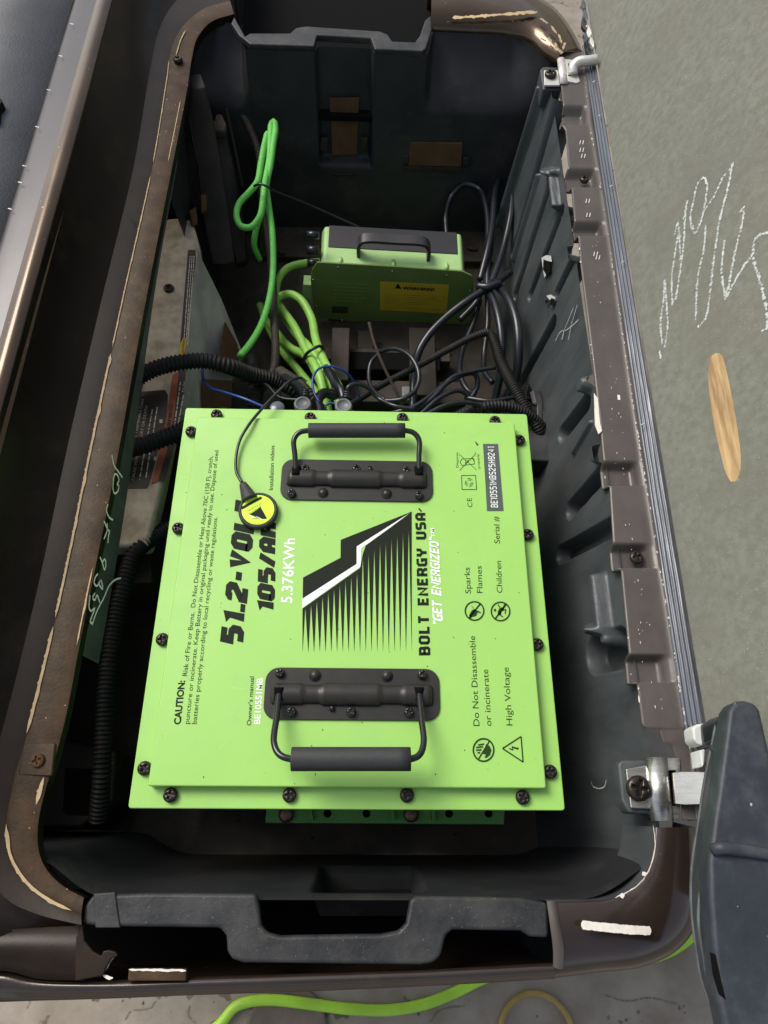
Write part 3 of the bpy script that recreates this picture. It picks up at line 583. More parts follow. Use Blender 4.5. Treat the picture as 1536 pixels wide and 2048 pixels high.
# far wall with pressed vertical channel
bn = V((0, -(ZT - ZF), (YB0 - YB1))).normalized()
def on_bw(u, v): return RP(u, v, (0, YB0, ZT), bn)
cha = on_bw(632, 75); chb = on_bw(738, 75); chc = on_bw(690, 320)
def bw(s, t):
    x = -0.385 + s * .675; z = ZT + (ZF - ZT) * t; y = YB0 + (YB1 - YB0) * t
    f = 1 - sm(t * 3.5)
    y += f * (.056 * sm((x - .092) / .012) * (1 - sm((x - .222) / .06)) + .062 * sm((-.176 - x) / .014) * (1 - sm((-.222 - x) / .04)))
    ins = sm((x - cha.x + .004) / .006) * (1 - sm((x - chb.x - .002) / .006)) * (1 - sm((chc.z - z) / .012)) 
    d = -.018 * ins + .003 * noise.noise(V((x * 12, z * 14, 3)))
    return V((x, y, z)) + bn * d
wall_grid('tub_back_wall', bw, 260, 90, 'tub_shaded', up=(0, -1, 0))
def bwp(name, pp, m, off, th, bev=.001): return prism(name, [on_bw(u, v) + bn * off for u, v in pp], -bn * th, m, body, bevel=bev)
bwp('wall_window', [(658, 203), (718, 203), (714, 316), (664, 318)], 'brownpanel', -.012, .003)
bwp('wall_window', [(820, 283), (925, 285), (922, 332), (816, 330)], 'brownpanel', .003, .006)
bwp('window_sill', [(806, 330), (926, 333), (924, 341), (806, 338)], 'dustyblack', .005, .01)
bwp('window_sill', [(664, 345), (712, 347), (712, 352), (664, 350)], 'dustyblack', .003, .006)
bwp('wall_clip', [(640, 278), (656, 278), (656, 306), (640, 306)], 'dustyblack', -.004, .006, .002)
bwp('wall_clip', [(722, 278), (736, 278), (734, 306), (722, 306)], 'dustyblack', -.004, .006, .002)
bwp('wall_clip', [(806, 308), (818, 308), (818, 326), (806, 326)], 'dustyblack', .005, .008, .002)
bwp('wall_clip', [(925, 312), (940, 312), (940, 330), (925, 330)], 'dustyblack', .005, .008, .002)
def slab(name, pp, th, m='tub', bev=.003):   # pp: (u,v,z)
    pts = pz(pp); n_ = (pts[1] - pts[0]).cross(pts[2] - pts[1]).normalized()
    if n_.z < 0: n_ = -n_
    return prism(name, pts, n_ * -th, m, body, bevel=bev)
# floor, near wall, left wall and cavity under the left rim
def fw(s, t):
    x = -.46 + s * .72; y = -.34 + t * 1.12
    return V((x, y, ZF + .004 * noise.noise(V((x * 9, y * 9, 0))) + .002 * noise.noise(V((x * 40, y * 40, 2)))))
wall_grid('tub_floor', fw, 120, 180, 'tubfloor')
def nw(s, t):
    x = -.37 + s * .64; z = ZT + (ZF - ZT) * t; y = -.286 + .03 * t ** .7
    c = .03 * (sm((x - .17) / .1) ** 2 + (sm((-.17 - x) / .09) ** 2 if x > -.26 else 1))
    ins = sm((x + .03) / .008) * (1 - sm((x - .06) / .008)) * sm((.02 - z) / .01) * (1 - sm((-.12 - z) / .01))
    return V((x, y + c * (1 - .2 * t) - .02 * ins, z))
wall_grid('tub_front_wall', nw, 170, 50, 'tub_shaded', up=(0, 1, 0))
def lw(s, t):
    y = -.085 + s * .67; z = ZT - (.008 + .030 * sm((.42 - y) / .4)) * t
    return V((-.252 + .004 * t, y, z))
wall_grid('tub_left_wall', lw, 60, 12, 'tub', up=(1, 0, 0))
box('tub_cavity_wall', (-.375, -.34, ZF - .02), (-.365, .82, .03), 'tub', body)
def lw3(s, t): return V((-.268 + .02 * t, .56 + s * .34, .045 + (ZF - .045) * t))
wall_grid('tub_left_end_wall', lw3, 20, 20, 'tub_shaded', up=(1, 0, 0))
slab('tub_step', [(70, 1470, -.14), (232, 1500, -.14), (226, 1604, -.14), (160, 1655, -.14), (60, 1655, -.14)], .10, 'dustyblack', .004)
slab('recess_shade', [(130, 1536, -.1396), (200, 1538, -.1396), (198, 1626, -.1396), (186, 1632, -.1396), (136, 1630, -.1396), (126, 1622, -.1396)], .001, 'black', 0)  # flat black patch painted for the dark of a recess, nothing is cut
# ribbed uprights of the left wall (far part)
slab('left_upright', [(374, 150, .03), (384, 178, .03), (398, 236, .0), (416, 330, -.04), (432, 430, -.08), (446, 530, -.12), (424, 530, -.12), (404, 430, -.08), (392, 330, -.04), (376, 240, 0)], .02, 'dustyblack', .005)
slab('left_upright', [(362, 256, -.01), (376, 248, -.01), (392, 330, -.04), (404, 420, -.07), (396, 425, -.08), (380, 405, -.08), (366, 340, -.05)], .01, 'dustyblack', .004)
slab('left_upright', [(404, 250, -.03), (442, 250, -.03), (452, 268, -.035), (470, 340, -.07), (484, 430, -.11), (496, 520, -.16), (470, 530, -.16), (446, 430, -.11), (428, 340, -.06), (412, 280, -.03)], .02, 'dustyblack', .005)
slab('left_upright', [(450, 216, -.02), (455, 216, -.02), (488, 372, -.10), (482, 374, -.10)], .008, 'dustyblack', .002)
slab('left_bracket', [(400, 226, -.018), (410, 236, -.018), (428, 240, -.018), (432, 226, -.018), (444, 228, -.018), (452, 246, -.018), (450, 262, -.022), (404, 262, -.022)], .012, 'rust', .003)
slab('left_bracket', [(400, 388, -.055), (412, 388, -.055), (412, 420, -.065), (402, 425, -.065)], .01, 'brownpanel', .002)
slab('left_bracket', [(378, 420, -.06), (392, 412, -.06), (396, 446, -.07), (384, 450, -.07)], .01, 'brownpanel', .002)
# frame members on the floor
def fbox(name, u0, v0, u1, v1, z, h, m):
    a = P(u0, v1, z); b = P(u1, v0, z); return box(name, (a.x, a.y, z - h), (b.x, b.y, z), m, body, bevel=.002)
fbox('frame_rail', 515, 452, 1000, 512, -.236, .02, 'rust')
fbox('frame_rail', 560, 700, 900, 716, -.215, .03, 'rust')
fbox('frame_rail', 560, 765, 1000, 800, -.222, .03, 'rust')
fbox('frame_upright', 660, 655, 700, 760, -.19, .05, 'rust')
fbox('frame_upright', 715, 660, 748, 700, -.225, .02, 'dustyblack')
fbox('frame_upright', 820, 655, 870, 790, -.205, .03, 'dustyblack')
fbox('frame_plate', 700, 706, 880, 738, -.21, .02, 'black')
fbox('frame_plate', 804, 772, 828, 800, -.20, .01, 'cap')
for q in range(9):
    u = 520 + q * 52 + random.uniform(-12, 12); v = 505 + random.uniform(-22, 12)
    a = P(u, v, -.234); tb = prism('dirt_lump', [a + V((random.uniform(.005, .011) * cos(t), random.uniform(.004, .008) * sin(t), .003)) for t in [k * pi / 3 for k in range(6)]], (0, 0, -.004), 'rust', body, bevel=.001)
# right ledge box (grey step with hole)
st = [(1050, 806), (1108, 804), (1118, 812), (1112, 850), (1128, 930), (1090, 940), (1090, 925), (1075, 915), (1040, 916), (1040, 858), (1082, 856), (1084, 812)]
slab('ledge_step', [(u, v, -.10) for u, v in [(1085, 806), (1108, 804), (1116, 812), (1108, 850), (1135, 872), (1142, 925), (1134, 975), (1118, 960), (1112, 935), (1098, 922), (1040, 920), (1040, 858), (1080, 856)]], .05, 'flange', .003)
slab('ledge_edge', [(1064, 808, -.099), (1072, 804, -.095), (1086, 806, -.098), (1084, 858, -.098), (1078, 858, -.098), (1078, 812, -.098)], .02, 'flange', .001)
# torn holes in right wall
for hp in ([(1093, 520), (1106, 524), (1106, 545), (1100, 552), (1092, 540)], [(1096, 602), (1102, 600), (1102, 606), (1097, 608)], [(1108, 597), (1114, 598), (1112, 612), (1107, 610)]):
    flat('torn_hole', [on_rw(u, v) + wn * .004 for u, v in hp], 'black', body, up=wn, th=.0006)
for hp in ([(1088, 516), (1098, 511), (1106, 512), (1108, 524), (1100, 522), (1098, 548), (1094, 556), (1091, 540)], [(1098, 592), (1106, 590), (1116, 596), (1114, 600), (1104, 600)]):
    flat('torn_rim', [on_rw(u, v) + wn * .003 for u, v in hp], 'chalk', body, up=wn, th=.0008)
flat('torn_hole', [on_rw(u, v) + wn * .003 for u, v in [(1063, 768), (1067, 782), (1078, 786), (1084, 783), (1086, 806), (1064, 806), (1058, 790)]], 'black', body, up=wn, th=.001)
for pp in ([(1116, 682), (1123, 668), (1132, 662), (1131, 675), (1128, 680), (1134, 660), (1143, 638), (1152, 616)], [(1142, 680), (1148, 650), (1160, 610)], [(1136, 662), (1152, 650), (1162, 640)]):
    stroke('marker_scribble', [on_rw(u, v) + wn * .003 for u, v in pp], .0009, 'chalk', body, nrm=wn, lift=.0005)
stroke('marker_scribble', [on_rw(u, v) + wn * .003 for u, v in [(1188, 1562), (1192, 1572), (1204, 1577), (1216, 1572), (1219, 1560)]], .0009, 'chalk', body, nrm=wn, lift=.0005)
# --- silver marker writing on the black left wall
lwn = V((1, 0, 0.05)).normalized()
def on_lw(u, v): return RP(u, v, (-.2470, 0, 0.0), lwn) + lwn * .0006
marks = [[(222, 910), (226, 930), (236, 945), (243, 955)], [(226, 952), (224, 975), (226, 986), (234, 982), (236, 972), (232, 968), (236, 962), (234, 952), (228, 948), (224, 962)],
         [(214, 1008), (211, 1020), (216, 1034), (224, 1040)], [(206, 1042), (214, 1060), (218, 1064)], [(212, 1046), (213, 1058), (206, 1078)], [(218, 1060), (215, 1072), (214, 1086)],
         [(198, 1114), (203, 1126), (207, 1140), (210, 1130), (208, 1118), (203, 1124)], [(194, 1148), (190, 1152), (186, 1165), (192, 1172), (200, 1158), (196, 1168), (204, 1178), (200, 1160)],
         [(188, 1186), (183, 1196), (188, 1200), (192, 1190), (196, 1200), (198, 1206)], [(178, 1190), (176, 1215), (180, 1222), (188, 1216), (182, 1232), (178, 1244), (182, 1246)], [(182, 1250), (192, 1222), (206, 1195), (216, 1172), (228, 1160), (240, 1156)]]
for pp in marks: stroke('marker_writing', [on_lw(u, v) for u, v in pp], .0020, 'marker', body, nrm=lwn, lift=.0004)

# --- hinge plates
def hinge(pp, slot, ridge_, boltpx, z, m, bs, tilt=0):
    h = thing_part = prism('hinge_plate', poly(pp, z), (0, 0, -.003), m, body, bevel=.0008)
    me = BOLT; b_ = put(me, P(*boltpx, z + .0005), h, 'bolt', s=bs)
    (u0, v0), (u1, v1), wd = ridge_
    a = P(u0, v0, z + .000); b2 = P(u1, v1, z + .000)
    R_ = .0065 * wd; vs = []; n = 12
    for p in (a, b2):
        for k in range(n + 1):
            t = pi * k / n; vs.append(p + V((-cos(t) * R_ * 1.3, 0, sin(t) * R_)))
    fs = [(k, k + 1, k + n + 2, k + n + 1) for k in range(n)] + [tuple(range(n + 1)), tuple(range(n + 1, 2 * n + 2))]
    obj('hinge_barrel', vs, fs, m, h, smooth=True)
    prism('slot_plate', poly(slot[0], z + .002), (0, 0, -.003), m, h, bevel=.0005, holes=[poly(slot[1], z + .002)])
    prism('slot_shadow', poly(slot[1], z - .006), (0, 0, -.002), 'black', h)
    return h
hinge([(1252, 1538), (1296, 1530), (1302, 1618), (1262, 1616)], ([(1332, 1516), (1360, 1516), (1360, 1545), (1362, 1600), (1356, 1640), (1338, 1642), (1326, 1620)], [(1334, 1540), (1352, 1540), (1354, 1612), (1342, 1612)]),
      ((1312, 1516), (1324, 1642), 1.15), (1275, 1577), .048, 'steel', 1.12)
prism('hinge_socket', poly([(1236, 1528), (1244, 1520), (1300, 1520), (1312, 1640), (1300, 1628), (1258, 1626), (1244, 1600)], .043), (0, 0, -.02), 'tub', body, bevel=.003)
hinge([(1088, 140), (1116, 140), (1120, 170), (1089, 170)], ([(1128, 118), (1148, 120), (1148, 130), (1160, 162), (1154, 166), (1134, 162)], [(1136, 126), (1144, 130), (1140, 152), (1136, 152)]),
      ((1122, 120), (1128, 168), .7), (1101, 151), .048, 'steelwhite', .9)
prism('hinge_socket', poly([(1080, 138), (1086, 132), (1122, 134), (1124, 178), (1086, 178)], .042), (0, 0, -.03), 'tub', body, bevel=.003)

# ================================================================== FLOOR MAT / far left
mt = loft('floor_mat', [pz([(u - 4, v, .09) for u, v in [(178, -90), (150, 0), (117, 115), (72, 262), (22, 425), (-45, 640)]]), pz([(-150, -90, .085), (-190, 0, .085), (-200, 115, .085), (-230, 262, .085), (-260, 425, .085), (-300, 640, .085)])], 40, 'mat', None, solid=.01, up=(0, 0, 1))
tagit(mt, 'black pebbled mat beyond the brown ridge at the upper left', 'mat')
o = prism('black_clip', pz([(-30, 180, .10), (2, 196, .10), (4, 204, .10), (-4, 212, .10), (-6, 232, .10), (-40, 245, .10)]), (0, 0, -.012), 'ink', None, bevel=.002)
tagit(o, 'small black plastic piece at the left edge on the pebbled mat', 'clip')

# ================================================================== SEAT BASE (board standing open)
seat = thing('seat_base', 'flipped up seat base with grey green plywood underside and chalk scribble', 'seat', (.35, .3, .06))
A0 = P(1191, 112, .055); A1 = P(1412, 1460, .055)
yd = (A0 - A1).normalized(); A2 = A1 - yd * .14; A3 = A0 + yd * .9
lean = radians(22); upb = V((sin(lean), 0, cos(lean))); bnm = yd.cross(upb).normalized()
if bnm.x > 0: bnm = -bnm
def on_bd(u, v): return RP(u, v, A0, bnm)
obj_b = prism('plywood_board', [A2, A3, A3 + upb * .75, A2 + upb * .75], -bnm * .014, 'board', seat, bevel=.0015)
# vinyl welt along the hinge side: ribbed strip
prof = []
for k in range(25):
    t = k / 24; prof.append((t * .019 - .0195, .0015 + .0016 * abs(sin(t * pi * 4)) + .004 * t))
B0 = P(1178, 148, .05) ; B1 = P(1399, 1540, .05)
vs = []
ry = cr([A0 + yd * .03 + V((0, 0, -.006)), A1 + V((0, 0, -.006))], 160)
for i, p in enumerate(ry):
    for k, (dx, dz) in enumerate(prof):
        tt = i / 159; vs.append(p + V((dx * (0.75 + .1 * tt) - .001, 0, dz + .0005 * noise.noise(V((i * .15, k * .7, 0))))))
n = len(prof)
sl = obj('vinyl_welt', vs, [(i * n + k, i * n + k + 1, (i + 1) * n + k + 1, (i + 1) * n + k) for i in range(159) for k in range(n - 1)], 'seal', seat, smooth=True, fix=True)
s_ = sl.modifiers.new('s', 'SOLIDIFY'); s_.thickness = .003; s_.offset = -1
for (u, v) in ((1189, 163), (1200, 231), (1224, 372), (1247, 524), (1287, 848)):
    p = P(u, v, .058); link('staple', tube_mesh('staple', cr([p + V((-.003, -.001, -.001)), p + V((0, 0, .001)), p + V((.003, .0015, -.001))], 6), .0005, 6), 'steelwhite', seat)
# torn upholstery at the top
for (u, v, s, m) in ((1168, 8, 1.0, 'seal'), (1171, 28, 1.1, 'seal'), (1170, 48, 1.1, 'cable'), (1177, 60, 1.2, 'chip'), (1172, 74, 1.0, 'seal'), (1184, 84, .9, 'steelwhite'), (1176, 92, 1.0, 'cable')):
    p = P(u, v, .06); rd = random.Random(u * v)
    prism('torn_vinyl', [p + V((rd.uniform(.5, 1) * s * .0045 * cos(t), rd.uniform(.5, 1) * s * .019 * sin(t), rd.uniform(-.002, .002))) for t in [q * pi / 4 for q in range(8)]], (0, 0, -.006), m, seat, bevel=.001)
flat('wood_patch', cr([on_bd(u, v) for u, v in [(1432, 706), (1443, 710), (1453, 742), (1463, 790), (1474, 850), (1481, 905), (1481, 940), (1473, 962), (1463, 964), (1452, 945), (1441, 905), (1430, 858), (1421, 800), (1417, 750), (1420, 716)]], 60, True)[:-1], 'wood', seat, up=bnm, th=.0002)
scr = [[(1325, 690), (1322, 640), (1328, 600), (1330, 560), (1334, 610), (1336, 650), (1330, 695)], [(1346, 610), (1344, 560), (1352, 500), (1358, 470), (1362, 520)], [(1352, 600), (1368, 490), (1372, 420), (1376, 400), (1368, 440)],
       [(1384, 460), (1382, 430), (1388, 400), (1396, 368), (1408, 356), (1414, 366), (1412, 400), (1400, 450), (1390, 468), (1386, 450)], [(1410, 420), (1430, 390), (1450, 350), (1464, 335), (1466, 325), (1458, 370), (1440, 440), (1428, 520), (1410, 640), (1394, 655)],
       [(1412, 450), (1408, 500), (1396, 560), (1392, 640)], [(1480, 425), (1488, 415), (1484, 450), (1472, 500), (1458, 570), (1450, 600), (1466, 570), (1490, 530), (1506, 510)], [(1506, 512), (1510, 480), (1520, 470), (1540, 465)], [(1506, 515), (1520, 560), (1532, 610), (1534, 655), (1522, 665)],
       [(1350, 470), (1356, 445), (1360, 480)], [(1450, 480), (1444, 540), (1452, 600)], [(1320, 700), (1322, 720)]]
for pp in scr: stroke('chalk_scribble', [on_bd(u, v) for u, v in pp], .0024, 'chalk', seat, nrm=bnm, lift=.0005, rough=.95, gaps=.16, n=int(max(10, sum((on_bd(*pp[i + 1]) - on_bd(*pp[i])).length for i in range(len(pp) - 1)) / .0011)))
# hinge tongues belonging to the seat
prism('hinge_tongue', pz([(1345, 1545, .054), (1362, 1543, .060), (1412, 1543, .075), (1408, 1609, .075), (1372, 1609, .060), (1350, 1608, .054)]), (0, 0, -.003), 'steel', seat, bevel=.0008)
link('hinge_tongue', tube_mesh('hinge_tongue', cr(pz([(1146, 150, .05), (1147, 134, .056), (1158, 124, .060), (1176, 122, .062), (1192, 120, .062)]), 20), .0075, 8), 'steelwhite', seat)

# ================================================================== black plastic arm base
arm = thing('plastic_arm_base', 'dark blue black ribbed plastic bracket bolted on at the lower right corner', 'bracket', (.32, -.28, .06))
def armpoly(name, pp, z, th, m='armplastic', bev=.003): return prism(name, [P(u, v, zz) for u, v, zz in [(a[0], a[1], a[2] if len(a) > 2 else z) for a in pp]], (0, 0, -th), m, arm, bevel=bev, seg=3)
zt = .17
face = [(1490, 1400, zt), (1512, 1405, zt), (1522, 1420, zt), (1540, 1500, zt), (1580, 1720, zt), (1640, 2150, zt), (1470, 2150, zt), (1436, 1990, zt), (1428, 1900, zt), (1420, 1800, zt), (1418, 1720, zt), (1428, 1640, zt), (1440, 1560, zt), (1452, 1470, zt), (1458, 1420, zt), (1470, 1402, zt)]
armpoly('face_plate', face, zt, .02, bev=.004)
fr = [(1432, 1412, .12), (1436, 1398, .13), (1470, 1402, zt), (1452, 1470, zt), (1440, 1560, zt), (1428, 1640, zt), (1418, 1720, zt), (1420, 1800, zt), (1428, 1900, zt), (1436, 1990, zt), (1470, 2150, zt)]
inn = [(1466, 1404), (1452, 1470), (1440, 1560), (1428, 1640), (1418, 1720), (1420, 1800), (1428, 1900), (1436, 1990), (1470, 2150)]
out_ = [(1434, 1440), (1424, 1490), (1410, 1560), (1398, 1640), (1384, 1740), (1384, 1820), (1394, 1905), (1404, 1960), (1450, 2080)]
FI = cr(pz([(u, v, zt - .006) for u, v in inn]), 60); FO = cr(pz([(u, v, zt - .05) for u, v in out_]), 60)
loft('side_flank', [FI, [a.lerp(b, .5) + V((0, 0, .002)) for a, b in zip(FI, FO)], FO, [p + V((.004, 0, -.012)) for p in FO], [p + V((.03, 0, -.05)) for p in FO]], 60, 'armplastic', arm, up=(-1, 0, .3), solid=.003)
link('edge_bead', tube_mesh('edge_bead', FO, .0014, 8), 'wornedge', arm)
link('edge_bead', tube_mesh('edge_bead', cr([p + V((0, 0, .004)) for p in FI], 60), .0010, 8), 'wornedge', arm)
link('cross_rib', tube_mesh('cross_rib', cr(pz([(1428, 1700, zt), (1440, 1696, zt + .004), (1480, 1700, zt + .002), (1560, 1712, zt + .002)]), 24), .0042, 10), 'armplastic', arm)
armpoly('web', [(1434, 1442, .125), (1446, 1430, .13), (1458, 1425, .135), (1452, 1470, .13), (1440, 1480, .125)], .13, .03, 'cable', .002)
for (u, v) in ((1440, 1510), (1440, 1545)):
    link('gusset', tube_mesh('gusset', cr(pz([(u - 16, v - 14, .12), (u, v, .135), (u + 8, v + 26, .14)]), 8), .003, 6), 'armplastic', arm)
armpoly('white_spacer', [(1385, 1455), (1396, 1448), (1416, 1446), (1424, 1460), (1420, 1486), (1412, 1492), (1398, 1490), (1388, 1480)], .085, .02, 'whiteplastic', .002)
armpoly('white_spacer', [(1400, 1500), (1411, 1498), (1409, 1530), (1404, 1535)], .085, .02, 'whiteplastic', .002)
armpoly('pivot_boss', [(1416, 1442), (1440, 1444), (1452, 1460), (1440, 1492), (1422, 1494), (1418, 1470)], .10, .03, 'armplastic', .003)
for pp in ([(1418, 1720), (1400, 1790), (1398, 1850), (1408, 1920), (1420, 1975), (1450, 2050)], [(1420, 1880), (1414, 1900), (1424, 1960), (1442, 2005)]):
    link('edge_bead', tube_mesh('edge_bead', cr([P(u, v, zt - .018) for u, v in pp], 40), .0013, 8), 'wornedge', arm)
for (a, b) in (((1396, 1868), (1425, 1880)), ((1412, 1950), (1434, 1948))):
    link('gusset', tube_mesh('gusset', cr([P(*a, .118), P(*b, .160)], 6), .0028, 8), 'armplastic', arm)
armpoly('pocket_shade', [(1422, 1905, zt + .0004), (1430, 1908, zt + .0004), (1442, 1960, zt + .0004), (1452, 2000, zt + .0004), (1440, 1990, zt + .0004), (1428, 1950, zt + .0004)], zt, .002, 'black', 0)  # pocket's inner shade laid on the face as a thin black patch

# ================================================================== BATTERY
bat = thing('lithium_battery', 'lime green battery box with black handles standing in the tub', 'battery', (0, 0, -.24))
hx, hy = .2, .2157
box('battery_case', (-.188, -.202, -.24), (.188, .203, -.004), 'greenshade', bat, bevel=.002)
fl_ = prism('lid_flange', rrect(-hx, -hy, hx, hy, .003, 0.0, 3), (0, 0, -.004), 'green', bat, bevel=.0012, seg=3)
PX, PY = .1815, .1975
prism('lid_panel', rrect(-PX, -PY, PX, PY - .0015, .002, .012, 3), (0, 0, -.0115), 'green', bat, bevel=.0016, seg=3)
for (u, v) in [(432, 826), (620, 832), (805, 833), (991, 839), (381, 860), (1040, 877), (355, 1054), (1057, 1067), (323, 1277), (1076, 1287), (287, 1536), (1102, 1543), (339, 1590), (578, 1590), (814, 1590), (1047, 1594)]:
    put(SCREW, P(u, v, .006) - V((0, 0, .006)) , bat)
# bottom mounting bracket
br = prism('mounting_bracket', poly([(534, 1600), (1012, 1600), (1008, 1649), (530, 1646)], -.17), (0, 0, -.006), 'greenshade', bat, bevel=.001)
for u in (573, 822): put(HEX, P(u, 1629, -.168), br, 'bolt', s=1.15)
for u in (655, 733, 898, 977):
    c = P(u, 1627, -.1697); flat('bolt_hole', [c + V((.0045 * cos(t), .0045 * sin(t), 0)) for t in [k * pi / 6 for k in range(12)]], 'black', br)
for u in (616, 780, 862): prism('gusset', poly([(u, 1600), (u + 5, 1600), (u + 10, 1640), (u + 2, 1640)], -.160), (0, 0, -.01), 'greenshade', br)

# handles
def handle(px, grip, piv, hz, hz2, flip):
    u0, u1, v0, v1 = px; zp = .012
    vm = (v0 + v1) / 2
    xa = P(u0, vm, zp).x; xb = P(u1, vm, zp).x; um = (u0 + u1) / 2; ya = P(um, v1, zp).y; yb = P(um, v0, zp).y
    cx, cy = (xa + xb) / 2, (ya + yb) / 2; W_ = xb - xa; H_ = yb - ya
    pl = prism('handle_plate', rrect(xa, ya, xb, yb, .013, zp + .0022, 6), (0, 0, -.0022), 'blackmetal', bat, bevel=.0006)
    pl['label'] = 'black folding handle'
    s = 1 if not flip else -1        # s=+1: bail points away from the camera
    by = cy + s * .001
    # barrel with bulges
    n = 80; vs = []; k = 14
    for i in range(n):
        t = i / (n - 1); x = xa + .006 + (W_ - .012) * t
        b_ = .0078 + .0016 * (sm((t - .30) / .02) - sm((t - .66) / .02)) + .0012 * (1 - sm((t - .19) / .02)) + .0012 * sm((t - .80) / .02)
        endf = min(1, sqrt(max(0, min(t, 1 - t) / .03)))
        for j in range(k):
            a = pi * j / (k - 1); vs.append(V((x, by - cos(a) * b_ * 1.15 * (0.75 + .25 * endf), zp + .0015 + max(0.0, sin(a)) ** .8 * b_ * 1.0 * endf)))
    fs = [(i * k + j, i * k + j + 1, (i + 1) * k + j + 1, (i + 1) * k + j) for i in range(n - 1) for j in range(k - 1)]
    obj('hinge_barrel', vs, fs, 'blackmetal', pl, smooth=True)
    # openings for the arms
    (gu0, gu1, gv), r_ = grip, .0030
    pu0, pu1, pv = piv[:3]
    zb = zp + .008
    L0 = P(pu0, pv, zb); R0 = P(pu1, pv, zb); GL = P(gu0, gv, hz); GR = P(gu1, gv, hz)
    for q in (L0, R0):
        o_ = link('arm_slot', tube_mesh('arm_slot', cr([q + V((0, -s * .004, .0005)), q + V((0, s * .008, -.002))], 6), .0050, 12), 'black', pl)
    d = (GL - L0); cL = V((P(piv[3], gv, hz).x, GL.y, GL.z)); cR = V((P(piv[4], gv, hz).x, GR.y, GR.z))
    path = [L0, L0.lerp(cL, .4), L0.lerp(cL, .78), cL + (GL - cL) * .35 + (L0 - cL) * .06, GL, (GL + GR) / 2, GR, cR + (GR - cR) * .35 + (R0 - cR) * .06, R0.lerp(cR, .78), R0.lerp(cR, .4), R0]
    link('handle_bail', tube_mesh('handle_bail', cr(path, 120), r_, 14), 'bail', pl)
    g_ = link('handle_grip', tube_mesh('handle_grip', [GL, GL.lerp(GL.lerp(GR, .5), .02)] + [GL.lerp(GR, t / 10) for t in range(1, 10)] + [GR], hz2, 24), 'rubber', pl)
    return pl, (xa, xb, ya, yb, cx, cy)
h1, e1 = handle((562, 865, 922, 1003), (617, 810, 861), (592, 838, 946, 587, 838), .030, .0083, False)
h2, e2 = handle((529, 879, 1337, 1441), (583, 821, 1518), (558, 838, 1383, 545, 850), .047, .0102, True)
for (u, v) in ((611, 936), (712, 936), (812, 940)): put(SMALL, P(u, v + 4, .0142), h1, s=1.15)
for (u, v) in ((583, 988), (838, 992)): put(SMALL, P(u, v, .0142), h1, s=1.1)
for (u, v) in ((560, 1347), (844, 1350), (583, 1424), (702, 1424), (817, 1425)): put(SMALL, P(u, v, .0142), h2, s=1.1)
rv, rf = lathe([(.0062, 0), (.0060, .0012), (.0048, .0014), (.0044, .0026), (.0030, .0040), (.0001, .0044)], 20)
RIV = mesh('rivet', rv, rf, True); fixn(RIV); RIV.materials.append(M['blackmetal'])
for (u, v) in ((646, 986), (773, 988)): put(RIV, P(u, v, .0142), h1, 'rivet', s=.95)
for (u, v) in ((630, 1351), (774, 1352)): put(RIV, P(u, v, .0142), h2, 'rivet', s=.95)
for hh, u, v, dv in ((h1, 740, 934, 9), (h2, 664, 1412, 9)):
    link('stop_pin', tube_mesh('stop_pin', [P(u, v, .016), P(u, v + dv, .016)], .0026, 10), 'bail' if dv else 'steel', hh)

# --- printing on the lid
T = lambda *a, **k: tlid(*a, parent=bat, **k)
block('51.2-VOLT', 486, 1290, 514, 1000, 47, 'ink', bat, th=1.45, tx=1.5, gap=.16, shear=.16)
block('105/AH', 549, 1224, 554, 1044, 36, 'ink', bat, th=1.45, tx=1.5, gap=.16, shear=.16)
T('5.376KWh', 584, 1206, 590, 1077, 23, 'white', bold=.018, sp=1.03)
T('CAUTION:', 361, 1449, 370, 1361, 14, 'ink', bold=.035)
T('Risk of Fire or Burns.  Do Not Disassemble or Heat Above 70C (158 F), crunch,', 374, 1352, 426, 912, 10, 'inkgreen', bold=.002)
T('puncture or incinerate. Keep Battery in original packaging until ready to use. Dispose of used', 378, 1448, 437, 901, 10, 'inkgreen', bold=.002)
T('batteries properly according to local recycling or waste regulations.', 393, 1448, 435, 1034, 10, 'inkgreen', bold=.002)
T("Owner's manual", 502, 1451, 508, 1353, 9, 'ink', bold=.006)
T('Installation videos', 546, 980, 549, 891, 9, 'ink', bold=.004)
T('BE10551MB', 520, 1448, 526, 1356, 13, 'white', bold=.018)
block('BOLT ENERGY USA', 861, 1311, 851, 1026, 23, 'ink', bat, th=1.15, tx=1.05, gap=.6)
block('"GET ENERGIZED"', 886, 1250, 877, 1076, 20, 'white', bat, th=.95, tx=.8, gap=.35, shear=.2)
T('TM', 870, 1075, 868, 1056, 8, 'white', bold=.02)
for t_, a, b, c, d, h in (('Sparks', 942, 1187, 939, 1135, 12), ('Flames', 965, 1186, 963, 1132, 12), ('Children', 1005, 1186, 1002, 1122, 12), ('Serial #', 1000, 1087, 998, 1033, 12),
                          ('Do Not Disassemble', 959, 1452, 950, 1272, 13), ('or incinerate', 983, 1452, 976, 1339, 13), ('High Voltage', 1025, 1451, 1017, 1335, 13)):
    T(t_, a, b, c, d, h, 'inkgreen', bold=0.0)
T('Dispose', 917, 935, 916, 905, 5, 'inkgreen'); T('properly', 960, 937, 958, 908, 5, 'inkgreen'); T('CE', 945, 1014, 943, 996, 10, 'inkgreen', sp=1.15)
zl = .0124
flat('serial_strip', poly([(966, 888), (996, 888), (1007, 1022), (974, 1022)], zl - .0003), 'grey_tag', bat)
block('BE10551MBS25H8241', 996, 1015, 988, 894, 14, 'white', bat, th=.62, tx=.55, gap=.7, z=.0128)
def L_(pp, wd, m='inkgreen'): return stroke('print_line', poly(pp, .0121), wd, m, bat, n=2 if len(pp) == 2 else None)
